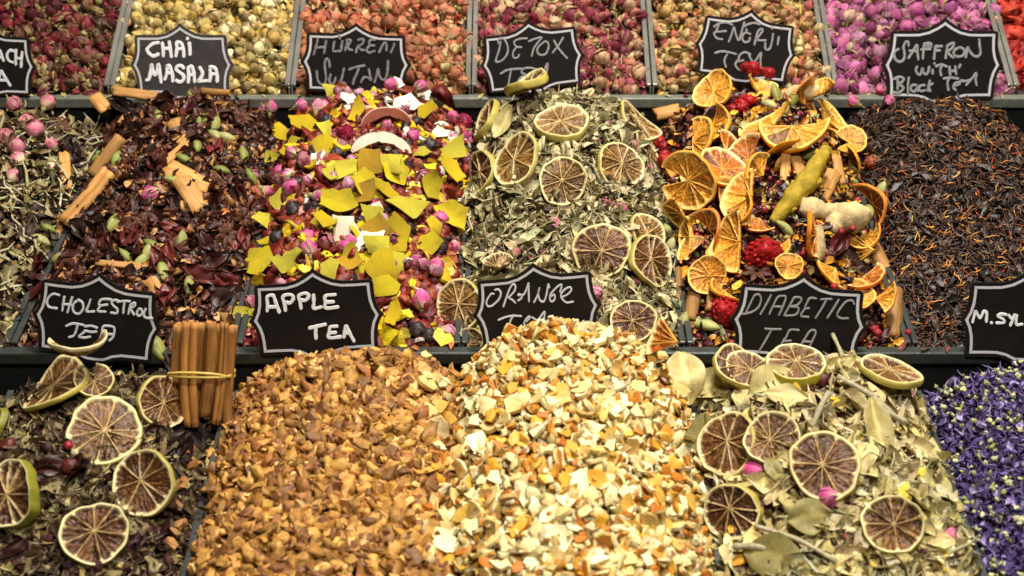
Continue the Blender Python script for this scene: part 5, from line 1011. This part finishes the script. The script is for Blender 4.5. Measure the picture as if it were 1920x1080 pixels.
heap('black_tea', 'heap of black tea with orange saffron flecks behind the M.SYL sign', 'black tea', 'middle', 5, [(protos(P_sliver([(58, 39, 28), (80, 55, 39), (42, 29, 23), (108, 76, 54), (66, 48, 38)], .009, .019, .0012, .0026, .6, .4), 16), 1.0, .45), (protos(P_leaf([(44, 34, 28), (58, 44, 36)], .008, .015, .7, 5, 3), 6), .22, .5), (protos(P_sliver([(196, 96, 36), (180, 70, 30), (206, 130, 50)], .007, .016, .0008, .0016, .5, .6), 6), .11, .4, .003), (protos(P_sliver([(206, 160, 70), (160, 130, 70)], .008, .012, .001, .0018), 4), .03, .4, .003)], 11500, (26, 20, 17), 'tea', .45, (-.005, .006), tj=.2)
heap('herb_mix', 'dark leaf mix at the far end of the middle row', 'herb mix', 'middle', 6, [(protos(P_leaf([(120, 118, 84), (66, 50, 38)], .010, .02, .8), 8), 1.0)], 1500, (44, 38, 28), 'dry', .6)
# front row
YF = (.70, .962)
def front(nm, lab, cat, c, comp, n, base, mat, *a, **k): return heap(nm, lab, cat, 'front', c, comp, n, base, mat, *a, yr=YF, **k)
darkleaf = lambda: [(protos(P_leaf([(84, 66, 44), (104, 86, 56), (126, 110, 74), (60, 44, 32)], .012, .027, .8), 12), 1.0, .7), (protos(P_leaf([(72, 36, 28), (56, 32, 26)], .010, .020, .8), 6), .3, .7), (protos(P_sliver([(150, 136, 96), (120, 104, 70), (90, 74, 50)], .012, .028, .001, .0022, .5, .9), 8), .7, .5, .002), (protos(P_leaf([(176, 154, 104), (150, 134, 82)], .010, .020, .8, 6, 4), 8), .6, .7), (protos(P_blob([(60, 34, 30), (70, 30, 28)], .003, .0045, .25, 8, 6), 4), .3)]
front('dark_leaf_mix', 'dark brown leaf and hibiscus mix around the lime slices before the CHOLESTROL TEA sign', 'leaf mix', 1, darkleaf(), 4600, (34, 26, 22), 'dry', .6)
front('dark_leaf_mix', 'strip of dark leaf mix past the photo edge in the front row', 'leaf mix', 0, darkleaf(), 1500, (34, 26, 22), 'dry', .6)
APC = [(206, 154, 74), (190, 134, 60), (218, 174, 98), (168, 112, 50), (200, 146, 68), (160, 106, 52), (140, 92, 50)]
app = protos(P_chunk(APC, .0065, .0145), 11) + protos(P_chunk(APC, .0065, .0140, True, .26), 13) + protos(lambda: plate(R_(.0045, .007), .0024, pick(APC), pick(APC), pick(APC) * .85, 5, 2, .3, .8, R_(.5, .9), .06), 12)
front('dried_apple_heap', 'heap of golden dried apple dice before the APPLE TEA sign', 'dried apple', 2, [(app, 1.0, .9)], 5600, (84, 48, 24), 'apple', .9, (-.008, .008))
PW, PO = [(236, 214, 150), (226, 196, 122), (240, 224, 170), (216, 178, 96)], [(222, 162, 48), (206, 134, 38), (228, 180, 76), (192, 116, 36)]
pee = protos(P_plate(PW, PO, .008, .0155), 18) + protos(P_plate(PO, PW, .0075, .0145), 12) + protos(P_plate(PW, PW, .007, .013), 8)
sml = protos(P_chunk(PW + PO[:2], .004, .009), 8)
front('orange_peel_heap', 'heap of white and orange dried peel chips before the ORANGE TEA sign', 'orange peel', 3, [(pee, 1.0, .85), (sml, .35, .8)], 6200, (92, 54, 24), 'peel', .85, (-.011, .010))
front('pale_leaf_mix', 'pale green herb leaves and twigs around the limes before the DIABETIC TEA sign', 'leaf mix', 4, [(protos(P_leaf([(178, 160, 104), (196, 180, 128), (150, 134, 80), (210, 196, 152)], .016, .036, .7, 9, 5), 14), 1.2, .7, .002), (protos(P_leaf([(80, 60, 42), (100, 70, 48)], .010, .02, .9), 6), .5, .8), (protos(P_sliver([(180, 170, 132), (160, 148, 106), (196, 186, 150)], .022, .055, .0014, .0036, .4, .9), 10), .26, .4, .004), (protos(P_leaf([(196, 184, 160), (176, 160, 140)], .008, .014, .9, 6, 4), 6), .5, .8), (protos(P_chunk([(216, 196, 140), (212, 168, 60), (120, 60, 50), (90, 40, 40)], .006, .013, True), 8), .45), (protos(P_plate([(222, 190, 60), (232, 222, 180)], [(214, 184, 70)], .010, .018), 6), .16, .7, .003), (protos(P_leaf([(110, 60, 56), (90, 50, 60)], .008, .014, .7, 5, 3), 4), .22), (protos(P_bud([(200, 90, 130), (214, 150, 160)], [(222, 190, 170)], .010, .014), 4), .008, 1.0, .002)], 4600, (62, 46, 32), 'dry', .6, (-.008, .007))
PUR = [(94, 76, 130), (122, 104, 156), (68, 52, 96), (150, 134, 178), (84, 66, 118)]
mal = lambda: [(protos(P_sliver(PUR, .007, .016, .0010, .0024, .8, .3), 16), 1.3, .8), (protos(P_leaf(PUR, .006, .012, .9, 5, 3), 8), .8, .8), (protos(P_blob([(172, 172, 112), (150, 152, 88), (188, 186, 136)], .0013, .0030, .55, 8, 6), 10), .30, .5, .003)]
front('mallow_flower_heap', 'heap of purple mallow flowers with small green seed heads before the M.SYL sign', 'mallow flowers', 5, mal(), 8200, (40, 28, 66), 'dry', .7)
front('mallow_flower_heap', 'strip of purple flowers past the photo edge in the front row', 'mallow flowers', 6, mal(), 1500, (40, 28, 66), 'dry', .7)

# ------------------------------------------------------------------ single pieces lying on top of the three countable heaps
RNG = np.random.default_rng(77)
def strew(name, ps, mat, region, row, n, label, cat, group, lift, sig, scales=(.9, 1.25), meshes=10, face=.25):
    ms = [pmesh(name, ps[i % len(ps)]) for i in range(min(meshes, len(ps)))]
    x0, y0, x1, y1 = region; gx = max(1, int(round(math.sqrt(n * (x1 - x0) / (y1 - y0))))); gy = max(1, int(round(n / gx))); k = 0
    for j in range(gy):
        for i in range(gx):
            x = x0 + (i + RNG.uniform(.05, .95)) / gx * (x1 - x0); y = y0 + (j + RNG.uniform(.05, .95)) / gy * (y1 - y0)
            p, nh, rw = hit(x, y)
            c = int(np.searchsorted(BX, p[0])) - 1
            if rw != row or p[1] > ROWS[row]['y1'] - .006: continue
            q = p + nh * lift
            if not is_clear(q[None])[0]: continue
            place(name, ms[int(RNG.integers(len(ms)))], MT[mat], x, y, label, cat, group, None, row, lift, R_(*scales), sig, face, yaw=R_(0, 6.28)); k += 1
    return k
strew('apple_piece', app, 'apple', (372, 690, 850, 1078), 'front', 275, 'golden dried apple bit lying on the apple heap', 'apple piece', 'loose dried apple bits', .006, .9, meshes=30)
strew('peel_chip', pee, 'peel', (786, 640, 1300, 1078), 'front', 275, 'dried orange peel chip lying on the heap before the ORANGE TEA sign', 'peel chip', 'loose orange peel chips', .009, .7, meshes=34, scales=(1.0, 1.35))
ap = pmesh('apple_piece', app[3]); pl_ = [pmesh('peel_chip', pee[i]) for i in (2, 20, 8)]
for (x, y) in [(333, 918), (322, 958), (328, 996), (312, 1030), (346, 852), (318, 1010), (352, 880)]: place('apple_piece', ap, MT['apple'], x, y, 'dried apple bit fallen among the dark leaves beside the divider', 'apple piece', 'apple bits fallen among dark leaves', None, 'front', .008, R_(1, 1.3), .6)
for (x, y) in [(1392, 1004), (1425, 1038), (1342, 796), (1380, 1030), (1400, 1062), (1318, 985), (1345, 1040)]: place('peel_chip', pl_[int(RNG.integers(3))], MT['peel'], x, y, 'orange peel chip fallen onto the edge of the pale leaf tray', 'peel chip', 'peel chips fallen by the pale leaves', None, 'front', .010, R_(1.1, 1.7), .6)
for c, (xa, xb), lab in ((0, (0, 205), 'red or cream rosebud in the dark red back tray'), (1, (215, 545), 'pale yellow rosebud in the back tray'), (2, (560, 872), 'peach coloured rosebud in the back tray'), (3, (892, 1212), 'pink rosebud in the back tray behind the DETOX TEA sign'), (4, (1238, 1552), 'yellow or orange rosebud in the back tray'), (5, (1572, 1872), 'magenta rosebud in the back tray')):
    strew('rosebud', BUDP[c], 'petal', (xa, 2, xb, 172), 'back', 36, lab, 'rosebud', 'rosebuds on the back tray %s' % ('red', 'yellow', 'peach', 'pink', 'orange', 'magenta')[c], .005, 1.6, meshes=14, scales=(.95, 1.25), face=.3)
RNG = np.random.default_rng(404)
for nm, cols, xs, ly, lz, tx in (('dried_crumb', [(150, 90, 46), (84, 40, 32), (176, 160, 110), (120, 60, 40)], (-.40, .50), 0.984, 0.9245, 'tiny dried crumb fallen on the dark rail below the middle trays'), ('dried_crumb', [(176, 150, 96), (150, 60, 60), (120, 90, 50)], (-.50, .60), 1.360, 0.9925, 'tiny dried petal crumb fallen on the grey rail below the back trays')):
    ms = [pmesh(nm, sheet(R_(.006, .012), R_(.003, .006), pick(cols), 5, 3, R_(.2, .9), .8)) for _ in range(8)]
    for k in range(34):
        p = np.array([R_(*xs), ly + R_(-.004, .003), lz + .0008]); o = link(nm, ms[int(RNG.integers(8))], MT['dry'], None, mat4(frame((R_(-.4, .4), R_(-.4, .4), 1), R_(0, 6.28)), p, R_(.8, 1.4))); tag(o, tx, 'crumb', 'crumbs on the %s rail' % ('dark' if ly < 1 else 'grey'))
